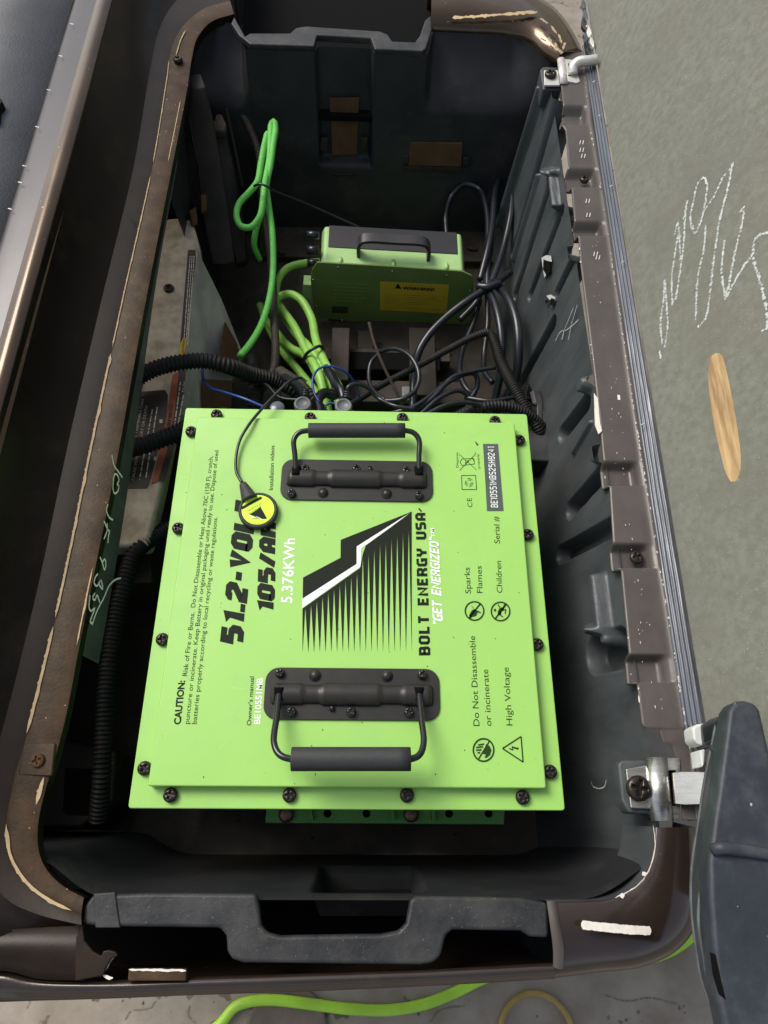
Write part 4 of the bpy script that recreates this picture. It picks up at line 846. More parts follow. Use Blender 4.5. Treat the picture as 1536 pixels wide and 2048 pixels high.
def poly_line(pp, wd, m='inkgreen'):
    for a, b in zip(pp, pp[1:]): L_([a, b], wd, m)
# logo
Z = .0121
def LG(x, y): return P(580 + x / 4.8, 1000 + y / 4.8, Z)
flat('logo_black', [LG(*q) for q in ((125, 745), (485, 555), (487, 383), (1168, 112), (1150, 125), (640, 445), (640, 615), (115, 950), (122, 945))], 'ink', bat)
flat('logo_white', [LG(*q) for q in ((118, 950), (640, 615), (640, 448), (1150, 124), (1158, 126), (684, 465), (680, 640), (118, 1038))], 'white', bat)
# lower black mass with comb spikes
bound = [(118, 1045), (680, 648), (690, 470), (1168, 112)]
def ub(x):
    if x < 680: return 1045 + (648 - 1045) * (x - 118) / (680 - 118)
    if x < 686: return 470
    return 470 + (112 - 470) * (x - 686) / (1168 - 686)
vs = []; fs = []; ns_ = 19
top = [1000, 985, 940, 905, 870, 845, 805, 760, 738, 680, 540, 510, 485, 440, 395, 375, 340, 305, 290, 250]
xs = [120 + (1168 - 120) * i / ns_ for i in range(ns_ + 1)]
for i in range(ns_):   # notches between spikes; spikes hang at xs, widest at notch tips
    xa, xb = xs[i], xs[i + 1]; xm = (xa + xb) / 2 - 1; ty = top[i + 1] + 12
    yb_ = 1470 - 0.3 * i
    k = len(vs)
    vs += [LG(xa, ub(xa + .01) + (0)), LG(xb, ub(xb - .01)), LG(xm, max(ty, ub(xm) + 8)), LG(xa, yb_ - 5), LG(xb, yb_ - 5)]
    # left half spike and right half spike
    fs += [(k, k + 3, k + 2), (k, k + 2, k + 1), (k + 1, k + 2, k + 4)]
vs = [v + V((0, 0, .0003)) for v in vs]
obj('logo_black', vs, fs, 'ink', bat)
def disc(u, v, ru, rv, wd):
    pts = [P(u + ru * cos(t), v + rv * sin(t), Z) for t in [k * 2 * pi / 40 for k in range(41)]]
    return stroke('icon_ring', pts, wd, 'inkgreen', bat, n=60)
disc(949, 1222, 18.5, 18.5, .0015); disc(1001, 1223, 18.5, 18.5, .0015); disc(967, 1500, 20.5, 22.5, .0015)
poly_line([(938, 1236), (961, 1207)], .0016); poly_line([(990, 1238), (1013, 1208)], .0016); poly_line([(957, 1518), (979, 1482)], .0013)
flat('icon_print', poly([(938, 1230), (944, 1220), (951, 1218), (956, 1224), (952, 1232), (944, 1234), (941, 1238)], Z), 'inkgreen', bat)
poly_line([(943, 1212), (948, 1218)], .0005); poly_line([(955, 1222), (961, 1226)], .0014)
flat('icon_print', poly([(987, 1220), (990, 1217), (993, 1220), (990, 1224)], Z), 'inkgreen', bat)
flat('icon_print', poly([(995, 1224), (999, 1216), (1006, 1214), (1008, 1219), (1003, 1222), (1002, 1230), (997, 1231)], Z), 'inkgreen', bat)
poly_line([(1000, 1216), (996, 1209)], .001); poly_line([(1006, 1216), (1009, 1208)], .001); poly_line([(1005, 1221), (1012, 1219), (1010, 1228)], .001); poly_line([(1000, 1230), (1006, 1234)], .001)
flat('icon_print', poly([(972, 1488), (979, 1492), (983, 1500), (980, 1510), (973, 1516), (969, 1515), (972, 1509), (966, 1508)], Z), 'inkgreen', bat)
for i, (a, b) in enumerate([((956, 1490), (968, 1488)), ((952, 1495), (966, 1493.5)), ((952, 1500.5), (963, 1499.5)), ((955, 1506), (960, 1505))]): poly_line([a, b], .0014)
poly_line([(1005, 1497), (1042, 1473), (1046, 1524), (1005, 1497), (1008, 1495)], .0012)
poly_line([(1018, 1497), (1026, 1500), (1024, 1493), (1031, 1497), (1037, 1496)], .0010); poly_line([(1028, 1494), (1036, 1499)], .001)
poly_line([(923, 951), (951, 951), (953, 979), (924, 979), (923, 951)], .0007)
for a0 in (0, 2.1, 4.2):
    poly_line([(938 + 8 * cos(a0 + t) * (1 - .15 * (k % 2)), 965 + 9 * sin(a0 + t) * (1 - .15 * (k % 2))) for k, t in enumerate((0, .4, .8, 1.2, 1.5))], .0006)
    poly_line([(938 + 4.5 * cos(a0 + t), 965 + 5 * sin(a0 + t)) for t in (0, .5, 1.0, 1.4)], .0006)
poly_line([(919, 941), (952, 907)], .0005); poly_line([(918, 908), (953, 940)], .0005)
poly_line([(923, 918), (947, 917), (949, 928), (924, 931), (920, 925), (923, 918)], .0006); poly_line([(931, 920), (931, 928), (937, 920)], .0006); poly_line([(944, 916), (949, 922)], .0008)
for (u, v, m) in ((953, 887, 'brownpanel'), (840, 1020, 'brownpanel')):
    stroke('scuff', poly([(u - 3, v - 4), (u, v), (u + 3, v + 4)], .0121), .0016, m, bat, rough=.6, n=8)

M['scratch'] = mat('pale_green_scratch', (0.42, 0.68, 0.26), 0.6)
rs = random.Random(5)
for q in range(14):
    x, y, a, l = rs.uniform(-.17, .17), rs.uniform(-.19, .18), rs.uniform(0, 3.1), rs.uniform(.004, .018)
    stroke('scratch', [V((x, y, .0121)), V((x + l * cos(a) * .5, y + l * sin(a) * .55, .0121)), V((x + l * cos(a), y + l * sin(a), .0121))], .0004, 'scratch', bat, rough=.6, n=8, lift=.00005)
vs = []; fs = []
for q in range(60):
    x, y, a = rs.uniform(-.195, .195), rs.uniform(-.21, .21), rs.uniform(.0002, .0007); k = len(vs); zz = .0121 if abs(x) < .18 and -.196 < y < .194 else .0001
    vs += [V((x + a, y, zz)), V((x, y + a * 1.6, zz)), V((x - a, y, zz)), V((x, y - a, zz)), V((x, y, zz + a))]
    fs += [(k, k + 1, k + 4), (k + 1, k + 2, k + 4), (k + 2, k + 3, k + 4), (k + 3, k, k + 4)]
obj('dirt_crumbs', vs, fs, 'rust', bat)['kind'] = 'stuff'
for hh_ in (h1, h2): pass

# ================================================================== BLUETOOTH PUCK
pk = thing('bluetooth_receiver', 'round black receiver puck with neon yellow sticker lying on the battery lid', 'receiver', P(515, 1022, .0122))
pc = P(516, 1020, .019)
pv_, pf_ = lathe([(.0195, -.007), (.0208, -.005), (.0208, -.0005), (.0195, .0006), (.0180, .0009), (.0178, .0002), (.0001, .0002)], 48)
pm = mesh('puck', pv_, pf_, True); fixn(pm); link('puck', pm, 'rubber', pk, pc)
sv, sf = lathe([(.0172, 0), (.0172, .0008), (.0001, .0008)], 48); sm_ = mesh('sticker', sv, sf); fixn(sm_); st_ = link('sticker', sm_, 'neonsticker', pk, pc + V((0, 0, .0001)))
lb = P(486, 968, .018); la = P(500, 1000, .018)
link('strain_relief', tube_mesh('strain_relief', cr([lb, lb.lerp(la, .5), la], 16), lambda t: .0042 + .0050 * t, 12), 'rubber', pk)
ez = .0200
def psk(body_, a, b, caph, m, **k):
    A = P(*a, ez); B = P(*b, ez); d = (B - A).normalized(); e = V((d.y, -d.x, 0)) ; e = V((-d.y, d.x, 0))
    lettering(body_, A, B, e, caph, m, st_, **k)
stroke('sticker_band', poly([(483, 1017), (502, 1006), (523, 995)], ez), .0030, 'ink', st_, n=12)
psk('BE-401907Q', (522, 994), (484, 1015), .0017, 'white')
psk('BT RECEIVER', (522, 1006), (493, 1021), .0018, 'yelink')
flat('sticker_logo', poly([(499, 1029), (512, 1021), (521, 1014), (534, 1037), (524, 1038), (512, 1036), (508, 1032)], ez), 'ink', st_)
stroke('sticker_line', poly([(498, 1030), (508, 1036), (513, 1034), (526, 1040)], ez + .0005), .0008, 'white', st_, n=10)
psk('BOLT ENERGY USA', (521, 1012), (497, 1027), .0012, 'ink')
tube('receiver_cable', pz([(612, 762, -.05), (598, 756, .0), (580, 762, .01), (548, 792, .012), (520, 822, .014), (496, 852, .018), (480, 880, .018), (472, 915, .017), (473, 945, .0165), (486, 968, .018)]), .0017, 'cable', pk)

# ================================================================== CHARGER
chg = thing('battery_charger', 'green charger box with black top and carry handle at the back of the tub', 'charger', (.04, .56, -.245))
cz0 = -.245; cz1 = -.148
yf = P(780, 640, cz0).y
def on_cf(u, v): return RP(u, v, (0, yf, 0), (0, -1, 0))
cx0 = on_cf(621, 560).x; cx1 = on_cf(947, 600).x; ztop = on_cf(785, 556).z
depth_ = P(785, 470, ztop).y - P(785, 545, ztop).y
fr_ = [on_cf(u, v) for u, v in [(621, 560), (624, 540), (634, 525), (780, 533), (925, 543), (944, 552), (948, 570), (942, 640), (930, 653), (760, 650), (640, 636), (628, 625)]]
prism('front_plate', fr_, (0, .003, 0), 'charger_face_shaded', chg, bevel=.001)
bd = [on_cf(u, v) + V((0, .003, 0)) for u, v in [(640, 540), (646, 530), (926, 545), (930, 560), (926, 645), (650, 635)]]
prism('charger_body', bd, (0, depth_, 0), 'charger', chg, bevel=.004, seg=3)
ztp = bd[1].z
e0 = bd[1]; e1_ = bd[2]
def ct(s, t, dz=0.0):  # along the top face: s 0..1 left-right, t depth 0..1
    p = e0.lerp(e1_, s); return V((p.x, p.y + depth_ * t, p.z + dz))
prism('black_top', [ct(.03, .42, .0012), ct(.97, .42, .0012), ct(.97, 1.0, .0012), ct(.03, 1.0, .0012)], (0, 0, -.003), 'lidblack', chg, bevel=.001)
hp = [ct(.25, .30), ct(.25, .32, .018), ct(.275, .33, .027), ct(.32, .33, .030), ct(.5, .33, .030), ct(.68, .33, .030), ct(.725, .33, .027), ct(.75, .32, .018), ct(.75, .30)]
c_ = cr(hp, 60); vs = []
for i, p in enumerate(c_):
    t = (c_[min(i + 1, 59)] - c_[max(i - 1, 0)]).normalized(); nn = V((-t.z, 0, t.x)).normalized()
    for (a, b) in ((-.009, -.0026), (.009, -.0026), (.009, .0026), (-.009, .0026)): vs.append(p + V((0, a, 0)) + nn * b)
obj('carry_handle', vs, [(i * 4 + k, i * 4 + (k + 1) % 4, i * 4 + 4 + (k + 1) % 4, i * 4 + 4 + k) for i in range(59) for k in range(4)] + [(0, 1, 2, 3), (236, 237, 238, 239)], 'lidblack', chg, smooth=False, bevel=.0008)
for s in (.12, .5, .88):
    p = ct(s, 0.0); link('screw_post', tube_mesh('screw_post', [p + V((0, -.001, .001)), p + V((0, .012, .001))], .0035, 10), 'charger', chg)
for (u, v) in ((676, 530), (785, 538), (893, 546), (627, 555), (633, 608), (684, 636), (780, 643), (877, 647), (940, 577)):
    put(TINY, on_cf(u, v + 4) + V((0, -.0002, 0)), chg, rot=(pi / 2, 0, 0), s=1.0)
wl = prism('warning_label', [on_cf(u, v) + V((0, -.0006, 0)) for u, v in [(760, 563), (898, 570), (893, 627), (760, 620)]], (0, .0005, 0), 'yellow', chg)
def tcf(body_, u0, v0, u1, v1, caph, m, par, **k):
    A = on_cf(u0, v0) + V((0, -.0008, 0)); B = on_cf(u1, v1) + V((0, -.0008, 0)); lettering(body_, A, B, (0, 0, 1), caph, m, par, **k)
tcf('WARNING!', 805, 578, 868, 581, .0066, 'ink', wl, bold=.04)
flat('warning_triangle', [on_cf(u, v) + V((0, -.0007, 0)) for u, v in [(790, 576), (796, 566), (803, 577)]], 'ink', wl, up=(0, -1, 0))
for i in range(8):
    A_ = on_cf(768, 589 + i * 4.4) + V((0, -.0008, 0)); B_ = on_cf(768 + (118, 104, 114, 92, 118, 60, 112, 84)[i], 592 + i * 4.6) + V((0, -.0008, 0))
    fine_print(A_, B_, (0, 0, 1), .0013, 'yelink', wl, i)
for i in range(6):
    A_ = on_cf(666, 566 + i * 7) + V((0, -.0004, 0)); B_ = on_cf(666 + (70, 60, 66, 52, 68, 58)[i], 569 + i * 7) + V((0, -.0004, 0))
    fine_print(A_, B_, (0, 0, 1), .0012, 'charger', chg, 20 + i)
flat('dark_sticker', [on_cf(u, v) + V((0, -.0005, 0)) for u, v in [(664, 612), (696, 613), (695, 626), (664, 625)]], 'label', chg, up=(0, -1, 0))
q = P(604, 588, -.2); prism('side_bracket', [on_cf(u, v) + V((0, .004, 0)) for u, v in [(606, 573), (626, 574), (626, 604), (604, 600)]], (0, .02, 0), 'charger', chg, bevel=.001)
for (u, v, r) in ((612, 530, .007), (612, 555, .006), (612, 500, .006)):
    a = on_cf(u + 24, v) + V((0, .03, 0)); link('side_socket', tube_mesh('side_socket', [a, a + V((-.018, 0, 0))], r, 14), 'cable', chg)

# ================================================================== CONTROLLER COVER
cc = thing('controller_cover', 'dirty grey controller cover with warning labels under the left rim', 'cover', (-.22, .3, -.245))
zc = -.075
topf = [(330, 436), (372, 432), (386, 444), (396, 480), (398, 505), (386, 560), (372, 700), (352, 830), (326, 960), (296, 1092), (226, 1094), (180, 1094), (230, 760)]
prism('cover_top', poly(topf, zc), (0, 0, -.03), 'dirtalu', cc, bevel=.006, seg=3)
slab_ = lambda name, pp, th, m, bev=.002: prism(name, pz(pp), (-.004, 0, -th), m, cc, bevel=bev)
slab_('cover_side', [(388, 450, zc - .003), (399, 508, zc - .003), (444, 600, zc - .05), (486, 705, -.15), (452, 790, -.18), (430, 826, -.19), (356, 832, zc - .006), (374, 700, zc - .004), (387, 560, zc - .004)], .02, 'sidealu')
slab_('side_gusset', [(450, 640, -.12), (482, 700, -.15), (474, 730, -.15), (436, 725, -.12)], .02, 'brownpanel')
slab_('side_foot', [(402, 756, -.12), (466, 760, -.15), (462, 830, -.16), (404, 830, -.14)], .03, 'brownpanel')
put(BOLT, P(338, 578, zc + .0002), cc, s=.75)
slab_('lower_box', [(222, 1100, -.13), (300, 1100, -.13), (304, 1165, -.13), (215, 1170, -.13)], .08, 'rust')
lbz = zc + .0006
lb1 = flat('warning_label', poly([(276, 784), (330, 780), (336, 790), (334, 830), (322, 880), (302, 956), (294, 976), (236, 978)], lbz), 'label', cc)
def tcc(t_, u0, v0, u1, v1, cap, m, par, z=lbz + .0006, **k):
    A = P(u0, v0, z); B = P(u1, v1, z); C_ = P(u0 - cap, v0, z); lettering(t_, A, B, C_ - A, (C_ - A).length, m, par, **k)
tcc('SHORTING BATTERY TERMINALS CAN', 256, 961, 288, 799, 6, 'text', lb1)
tcc('CAUSE PERSONAL INJURY OR DEATH', 268, 961, 296, 812, 6, 'text', lb1)
tcc('\u2022', 281, 961, 282, 957, 4, 'text', lb1)
for i, (a, b) in enumerate((((281, 954), (306, 818)), ((293, 955), (316, 812)))):
    fine_print(P(*a, lbz + .0006), P(*b, lbz + .0006), (-1, 0, 0), .0022, 'text', lb1, 60 + i)
for q in ((322, 843), (311, 918)): flat('label_mark', poly([(q[0] - 3, q[1] - 4), (q[0] + 3, q[1] - 4), (q[0] + 3, q[1] + 3), (q[0] - 3, q[1] + 3)], lbz + .0005), 'text', lb1)
sz = zc + .0008
ls = flat('side_label', poly([(376, 500), (391, 500), (392, 520), (378, 620), (369, 714), (358, 714), (366, 620)], sz), 'label', cc)
for i, (a, b) in enumerate((((368, 690), (381, 512)), ((372, 694), (385, 512)), ((376, 690), (389, 512)))):
    fine_print(P(*a, sz + .0006), P(*b, sz + .0006), (-1, 0, 0), .0016, 'text', ls, 40 + i)
ly = flat('caution_tag', poly([(368, 674), (373, 680), (368, 712), (358, 713), (359, 690)], sz + .0006), 'yellow', cc); tcc('CAUTION', 366, 712, 370, 678, 4, 'ink', ly, z=sz + .0014, bold=.01)
lo = flat('orange_strip', poly([(345, 750), (358, 742), (352, 800), (343, 870), (316, 962), (302, 968), (322, 890), (336, 815)], sz), 'orange', cc)
tcc('WARNING', 337, 876, 346, 808, 7, 'label', lo, z=sz + .0007, bold=.03)
lk = flat('black_strip', poly([(358, 742), (372, 740), (366, 800), (356, 860), (330, 962), (317, 962), (343, 870), (352, 800)], sz + .0002), 'label', cc)
for i, (a, b) in enumerate((((346, 884), (362, 764)), ((352, 880), (368, 790)))):
    fine_print(P(*a, sz + .001), P(*b, sz + .001), (-1, 0, 0), .0022, 'text', lk, 50 + i)
tcc('RUN', 368, 784, 371, 764, 5, 'text', lk, z=sz + .001)

# ================================================================== CABLES
def cable(name, label, cat, path, r, m, group=None, **k):
    o = tube(name, pz(path), r, m, None, **k); return tagit(o, label, cat, group)
cable('corrugated_conduit', 'dusty thin conduit arching down from the top left of the tub', 'conduit', [(385, 178, -.02), (415, 182, -.03), (450, 195, -.04), (480, 222, -.05), (502, 262, -.07), (518, 310, -.09), (524, 400, -.13), (534, 470, -.15), (545, 560, -.15), (548, 640, -.14), (551, 700, -.13), (545, 745, -.13), (515, 790, -.14), (500, 840, -.16)], .0062, 'dustconduit', rib=.16, pitch=.0032)
cable('corrugated_conduit', 'thick black conduit crossing the controller cover above the labels', 'conduit', [(262, 800, -.06), (272, 762, -.052), (300, 742, -.048), (350, 727, -.045), (410, 722, -.05), (455, 732, -.06), (500, 748, -.09), (550, 762, -.11), (592, 785, -.12), (612, 830, -.15)], .0110, 'conduit', rib=.22, pitch=.0052, sides=14)
cable('corrugated_conduit', 'thick black conduit running under the battery corner across the dark label', 'conduit', [(225, 930, -.06), (250, 902, -.055), (290, 890, -.05), (340, 872, -.05), (400, 845, -.06), (450, 830, -.09)], .0115, 'conduit', rib=.22, pitch=.0052, sides=14)
cable('corrugated_conduit', 'long black conduit hanging down the left side of the battery', 'conduit', [(196, 1640, -.13), (203, 1560, -.11), (208, 1460, -.10), (216, 1340, -.09), (232, 1240, -.085), (248, 1170, -.08), (268, 1110, -.08), (310, 1072, -.09), (370, 1040, -.11)], .0102, 'conduit', rib=.2, pitch=.0048, sides=14)
cable('corrugated_conduit', 'thin black conduit rising to a bend at the right and back to the battery corner', 'conduit', [(700, 810, -.16), (760, 772, -.15), (830, 735, -.13), (900, 697, -.11), (950, 672, -.10), (978, 666, -.10), (990, 688, -.10), (1002, 725, -.10), (1025, 770, -.09), (1050, 815, -.09), (1076, 858, -.10), (1090, 900, -.13)], lambda t: .0054 + .0030 * sm((t - .45) / .2), 'conduit', rib=.18, pitch=.0036, sides=12)
cable('corrugated_conduit', 'short black conduit lying level behind the battery at the right', 'conduit', [(900, 840, -.09), (950, 818, -.07), (1000, 812, -.07), (1040, 822, -.08), (1080, 850, -.10), (1100, 900, -.13)], .0076, 'conduit', rib=.2, pitch=.0045, sides=12)
cable('corrugated_conduit', 'short conduit tangle standing behind the battery at the left', 'conduit', [(505, 720, -.15), (512, 760, -.13), (510, 800, -.12), (505, 850, -.14)], .0110, 'conduit', rib=.2, pitch=.005, sides=14)
cable('corrugated_conduit', 'dusty conduit leaning diagonally towards the left battery socket', 'conduit', [(560, 745, -.13), (590, 765, -.11), (612, 785, -.09), (640, 820, -.10), (660, 860, -.13)], .0095, 'dustconduit', rib=.2, pitch=.0045, sides=14)
# green braided cord with its loops
gc = [(480, 712, -.10), (500, 688, -.11), (522, 650, -.12), (538, 600, -.12), (546, 540, -.12), (545, 470, -.10), (536, 400, -.08), (533, 372, -.07), (541, 330, -.06), (547, 285, -.05), (551, 258, -.045), (548, 243, -.043), (543, 248, -.045), (541, 275, -.05), (538, 320, -.06), (530, 365, -.065), (526, 400, -.07), (520, 432, -.08), (502, 454, -.09), (482, 452, -.09), (473, 432, -.085), (478, 408, -.08), (498, 385, -.07), (514, 365, -.063), (522, 325, -.058), (530, 285, -.052), (536, 267, -.05), (541, 275, -.052), (538, 310, -.06), (528, 370, -.075), (524, 420, -.09), (512, 460, -.11), (508, 490, -.13), (520, 520, -.16)]
cable('braided_cord', 'bright green braided cord looped and zip tied at the left back', 'cord', gc, .0048, 'cord', sides=12)
cable('zip_tie', 'black zip tie round the green cord with its long tail', 'zip tie', [(508, 372, -.052), (520, 368, -.046), (536, 374, -.048), (545, 380, -.055), (600, 402, -.09), (660, 428, -.12), (720, 455, -.14)], .0017, 'cable')
LC = 'lime green charger cables'
for lab, pth in (('lime cable curving from the charger socket down to the battery', [(640, 524, -.18), (606, 527, -.18), (578, 535, -.18), (558, 556, -.18), (552, 585, -.18), (560, 612, -.17), (588, 652, -.15), (612, 700, -.14), (640, 755, -.12), (655, 830, -.13)]),
                 ('lime cable arching over and down right to the tied bundle', [(545, 628, -.17), (556, 596, -.16), (576, 588, -.155), (600, 598, -.15), (622, 634, -.15), (632, 680, -.14), (648, 722, -.125), (680, 780, -.11), (705, 850, -.12)]),
                 ('lime cable in the middle of the tied bundle', [(545, 590, -.20), (560, 618, -.19), (590, 665, -.165), (622, 700, -.14), (655, 755, -.13), (690, 830, -.13)]),
                 ('lowest lime cable bending level before the zip tie', [(530, 640, -.20), (552, 664, -.19), (580, 695, -.17), (612, 712, -.15), (630, 740, -.14), (650, 790, -.13), (660, 850, -.14)]),
                 ('lime cable half hidden behind the black conduit', [(520, 610, -.21), (535, 650, -.20), (556, 690, -.20), (600, 745, -.18), (640, 800, -.16), (650, 850, -.16)])):
    cable('charger_cable', lab, 'cable', pth, .0062, 'limecable', LC, sides=14)
cable('zip_tie', 'black zip tie round the bundle of lime cables', 'zip tie', [(608, 726, -.14), (610, 712, -.128), (622, 700, -.118), (640, 692, -.118), (646, 700, -.13)], .0024, 'cable')
cable('zip_tie', 'grey tipped zip tie tail standing up before the charger', 'zip tie', [(738, 645, -.07), (750, 690, -.08), (770, 738, -.09), (800, 800, -.11), (815, 840, -.13)], .0021, 'rust')
BC = 'black cords piled on the right of the tub'
bl = [('black cord arching beside the charger at the right', [(893, 470, -.19), (892, 430, -.18), (902, 395, -.16), (930, 368, -.15), (958, 378, -.15), (972, 415, -.15), (976, 470, -.15), (970, 540, -.15), (955, 600, -.16), (920, 640, -.17)], .0042),
      ('black cord hooped highest against the far right corner', [(960, 560, -.15), (975, 500, -.14), (985, 440, -.14), (992, 375, -.14), (1008, 348, -.14), (1022, 358, -.13), (1022, 420, -.13), (1008, 490, -.14), (990, 545, -.14), (976, 580, -.14)], .0046),
      ('black cord rising straight behind the hooped one', [(985, 360, -.16), (975, 420, -.16), (982, 480, -.16), (975, 540, -.15), (975, 590, -.15)], .0042),
      ('glossy black cord dropping at the left of the right pair', [(965, 570, -.14), (982, 590, -.12), (998, 640, -.11), (1004, 700, -.12), (1000, 750, -.14), (990, 800, -.17)], .0048),
      ('glossy black cord bulging out at the right of the pair', [(985, 565, -.14), (1012, 590, -.11), (1032, 640, -.10), (1037, 700, -.11), (1030, 760, -.14), (1010, 800, -.17)], .0056),
      ('black cord sweeping diagonally before the charger', [(1020, 545, -.13), (985, 570, -.12), (940, 598, -.12), (895, 632, -.13), (856, 672, -.14), (836, 708, -.15), (828, 760, -.17), (825, 820, -.18)], .0050),
      ('thin black cord falling behind the conduit bend', [(960, 600, -.17), (945, 650, -.18), (925, 700, -.18), (920, 745, -.17), (935, 780, -.16), (952, 790, -.16)], .0036),
      ('thin black cord in the middle of the pile', [(975, 590, -.17), (975, 650, -.17), (968, 710, -.18), (970, 745, -.17), (985, 765, -.16)], .0036),
      ('black ring of cord standing before the charger', [(760, 704, -.13), (778, 698, -.12), (800, 700, -.11), (825, 718, -.10), (838, 750, -.10), (830, 780, -.10), (805, 798, -.10), (765, 802, -.11)], .0028),
      ('black cord crossing the zip tie tail at the left of the ring', [(760, 704, -.13), (742, 725, -.14), (738, 760, -.14), (750, 785, -.13), (770, 800, -.12)], .0026),
      ('glossy thin cord curving up to the conduit at the right', [(770, 830, -.08), (830, 812, -.07), (880, 775, -.08), (910, 752, -.08), (950, 742, -.085), (990, 735, -.09)], .0026),
      ('thin cord beside the glossy one, slightly lower', [(800, 835, -.08), (860, 800, -.075), (895, 765, -.08), (930, 748, -.085), (950, 748, -.09), (955, 770, -.1), (940, 800, -.11)], .0030),
      ('thin cord looping low behind the middle of the battery', [(840, 830, -.07), (880, 795, -.07), (920, 782, -.08), (942, 800, -.09), (920, 830, -.09)], .0026),
      ('thin cord lying level behind the right lid screws', [(850, 830, -.05), (900, 808, -.05), (950, 808, -.06), (1000, 835, -.08)], .0026),
      ('thin cord snaking right just behind the lid edge', [(930, 795, -.09), (980, 802, -.08), (1030, 795, -.09), (1060, 800, -.11)], .0026),
      ('thin black cord looping at the right lime socket', [(700, 800, -.06), (694, 778, -.05), (708, 768, -.05), (735, 775, -.06), (755, 795, -.07), (790, 812, -.06), (830, 818, -.06)], .0023),
      ('thin black wire dipping behind the left of the lid', [(480, 760, -.12), (530, 768, -.10), (560, 795, -.09), (600, 800, -.08)], .0018),
      ('black cord rising from the right battery socket', [(687, 800, -.03), (682, 780, -.03), (668, 765, -.04), (658, 745, -.05), (652, 735, -.06)], .0040),
      ('black cord rising from the left battery socket', [(612, 800, -.03), (608, 785, -.04), (595, 770, -.06), (570, 755, -.09)], .0050),
      ('black cord curling between the two battery sockets', [(640, 830, -.05), (636, 800, -.06), (650, 786, -.07), (670, 790, -.08), (668, 760, -.1), (655, 740, -.12)], .0058)]
for lab, pth, r in bl: cable('power_cord', lab, 'cord', pth, r * 1.18, 'cable', BC)
cable('zip_tie', 'black band gathering the cords beside the charger', 'zip tie', [(955, 572, -.118), (975, 574, -.112), (1000, 566, -.112)], .006, 'cable')
cable('blue_wire', 'blue wire looping over the lime cables', 'wire', [(640, 806, -.05), (628, 785, -.05), (626, 755, -.05), (640, 736, -.05), (665, 733, -.05), (692, 745, -.06), (712, 770, -.08), (720, 800, -.1)], .0016, 'blue')
cable('blue_wire', 'blue wire hanging past the controller cover to the lid corner', 'wire', [(405, 735, -.07), (406, 755, -.07), (420, 775, -.07), (450, 785, -.06), (490, 798, -.05), (530, 815, -.05)], .0020, 'blue')
cable('blue_wire', 'short blue wire tucked at the right battery socket', 'wire', [(650, 812, -.03), (662, 806, -.03), (680, 812, -.03)], .0014, 'blue')
# sockets at the back of the battery
for u, v in ((605, 806), (687, 810)):
    c = P(u, v, -.016); sv, sf = lathe([(.0105, -.01), (.0105, -.002), (.0095, 0), (.0075, 0), (.0072, -.001), (.0001, -.001)], 28); me = mesh('socket_cap', sv, sf, True); fixn(me)
    o = link('socket_cap', me, 'cap', bat, c)
    for q in range(3):
        link('socket_ring', tube_mesh('socket_ring', [P(u + 6, v - 12 - q * 5, -.022), P(u + 6, v - 15 - q * 5, -.022)], .0055 - q * .0006, 12), 'cable', bat)
sv, sf = lathe([(.009, -.012), (.009, -.001), (.008, 0), (.0001, 0)], 20); me = mesh('vent_plug', sv, sf, True); fixn(me); link('vent_plug', me, 'seal', bat, P(554, 814, -.02))

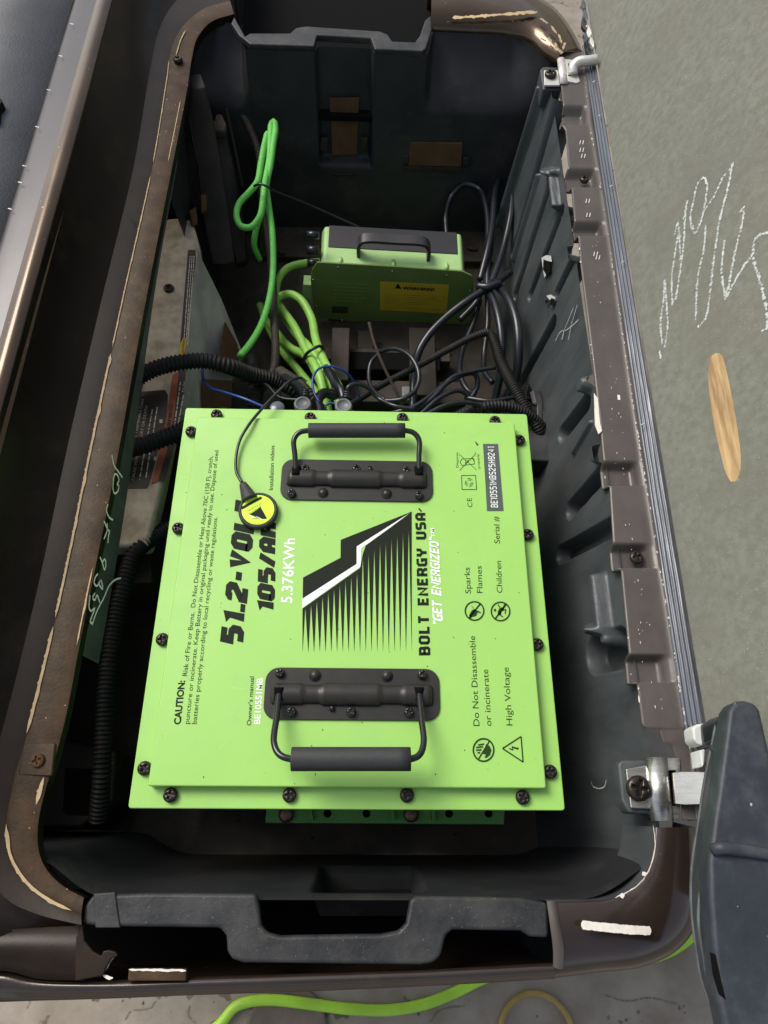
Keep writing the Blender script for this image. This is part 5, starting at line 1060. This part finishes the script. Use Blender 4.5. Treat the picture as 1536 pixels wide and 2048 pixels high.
# ================================================================== on the concrete
def gcable(pp, lab):
    o = tube('extension_cord', [P(u, v, -.592) for u, v in pp], .0078, 'neon', None, n=90, sides=14); tagit(o, lab, 'cord', 'neon cords on the concrete')
gcable([(400, 2080), (440, 2048), (470, 2014), (500, 2003), (550, 2000), (620, 2008), (700, 2018), (780, 2020), (850, 2008), (910, 1985), (960, 1960), (1020, 1940)], 'neon green cord curving below the front lip at the bottom')
gcable([(1100, 1930), (1200, 1922), (1290, 1918), (1345, 1900), (1388, 1868), (1420, 1830), (1450, 1780)], 'neon green cord end showing right of the brown corner')
c = P(1072, 2074, -.597); ring = [c + V((.056 * cos(t), .056 * sin(t), .004)) for t in [k * 2 * pi / 12 for k in range(12)]]
tr = tube('amber_ring', ring, .0045, 'amber', None, n=60, closed=True); tagit(tr, 'pale amber ring lying on the concrete at the bottom edge', 'ring')
c = P(573, 2066, -.597); dv, df = lathe([(.062, 0), (.062, .004), (.058, .006), (.055, .004), (.0001, .004)], 40); dm = mesh('round_plate', dv, df, True); fixn(dm)
o = link('round_plate', dm, 'concrete2', None, c); tagit(o, 'dull brown round plate on the concrete under the neon cord', 'plate')

# loose grit on the concrete and the tub floor
def grit(name, n, area, z, size, m, seed):
    rd = random.Random(seed); vs = []; fs = []
    for _ in range(n):
        x = rd.uniform(area[0], area[1]); y = rd.uniform(area[2], area[3]); a = rd.uniform(.3, 1) ** 3 * size; k = len(vs)
        for (dx, dy, dz) in ((1, 0, 0), (0, 1, 0), (-1, 0, 0), (0, -1, 0), (0.1, 0.1, .9)):
            vs.append((x + dx * a * rd.uniform(.6, 1.2), y + dy * a * rd.uniform(.6, 1.2), z + dz * a * rd.uniform(.6, 1)))
        fs += [(k, k + 1, k + 4), (k + 1, k + 2, k + 4), (k + 2, k + 3, k + 4), (k + 3, k, k + 4)]
    o = obj(name, vs, fs, m, None); o['kind'] = 'stuff'; o['label'] = 'loose grit scattered on the concrete beside the cart' if z < -.5 else 'dry dirt crumbs scattered on the tub floor'; o['category'] = 'grit'
    return o
grit('floor_grit', 1500, (-.7, 1.0, -1.0, -.45), -.5995, .0035, 'concrete2', 11)
grit('tub_grit', 900, (-.24, .24, -.24, .74), -.2455, .0028, 'rust', 12)

M['crack'] = mat('dark_crack', (0.17, 0.14, 0.11), 0.9)
for pp in ([(420, 2046), (452, 2030), (470, 2012), (520, 2022), (545, 2046)], [(250, 2040), (262, 2022), (300, 2016), (312, 2002)], [(380, 2010), (376, 2030), (392, 2046)], [(1210, 1990), (1250, 2002), (1300, 1996), (1360, 2010)], [(860, 2044), (880, 2020), (930, 2012)], [(1085, 8), (1110, 4), (1140, 14)]):
    o = stroke('floor_crack', [P(u, v, -.5996) for u, v in pp], .0018, 'crack', None, rough=.9, gaps=.05); o['kind'] = 'structure'
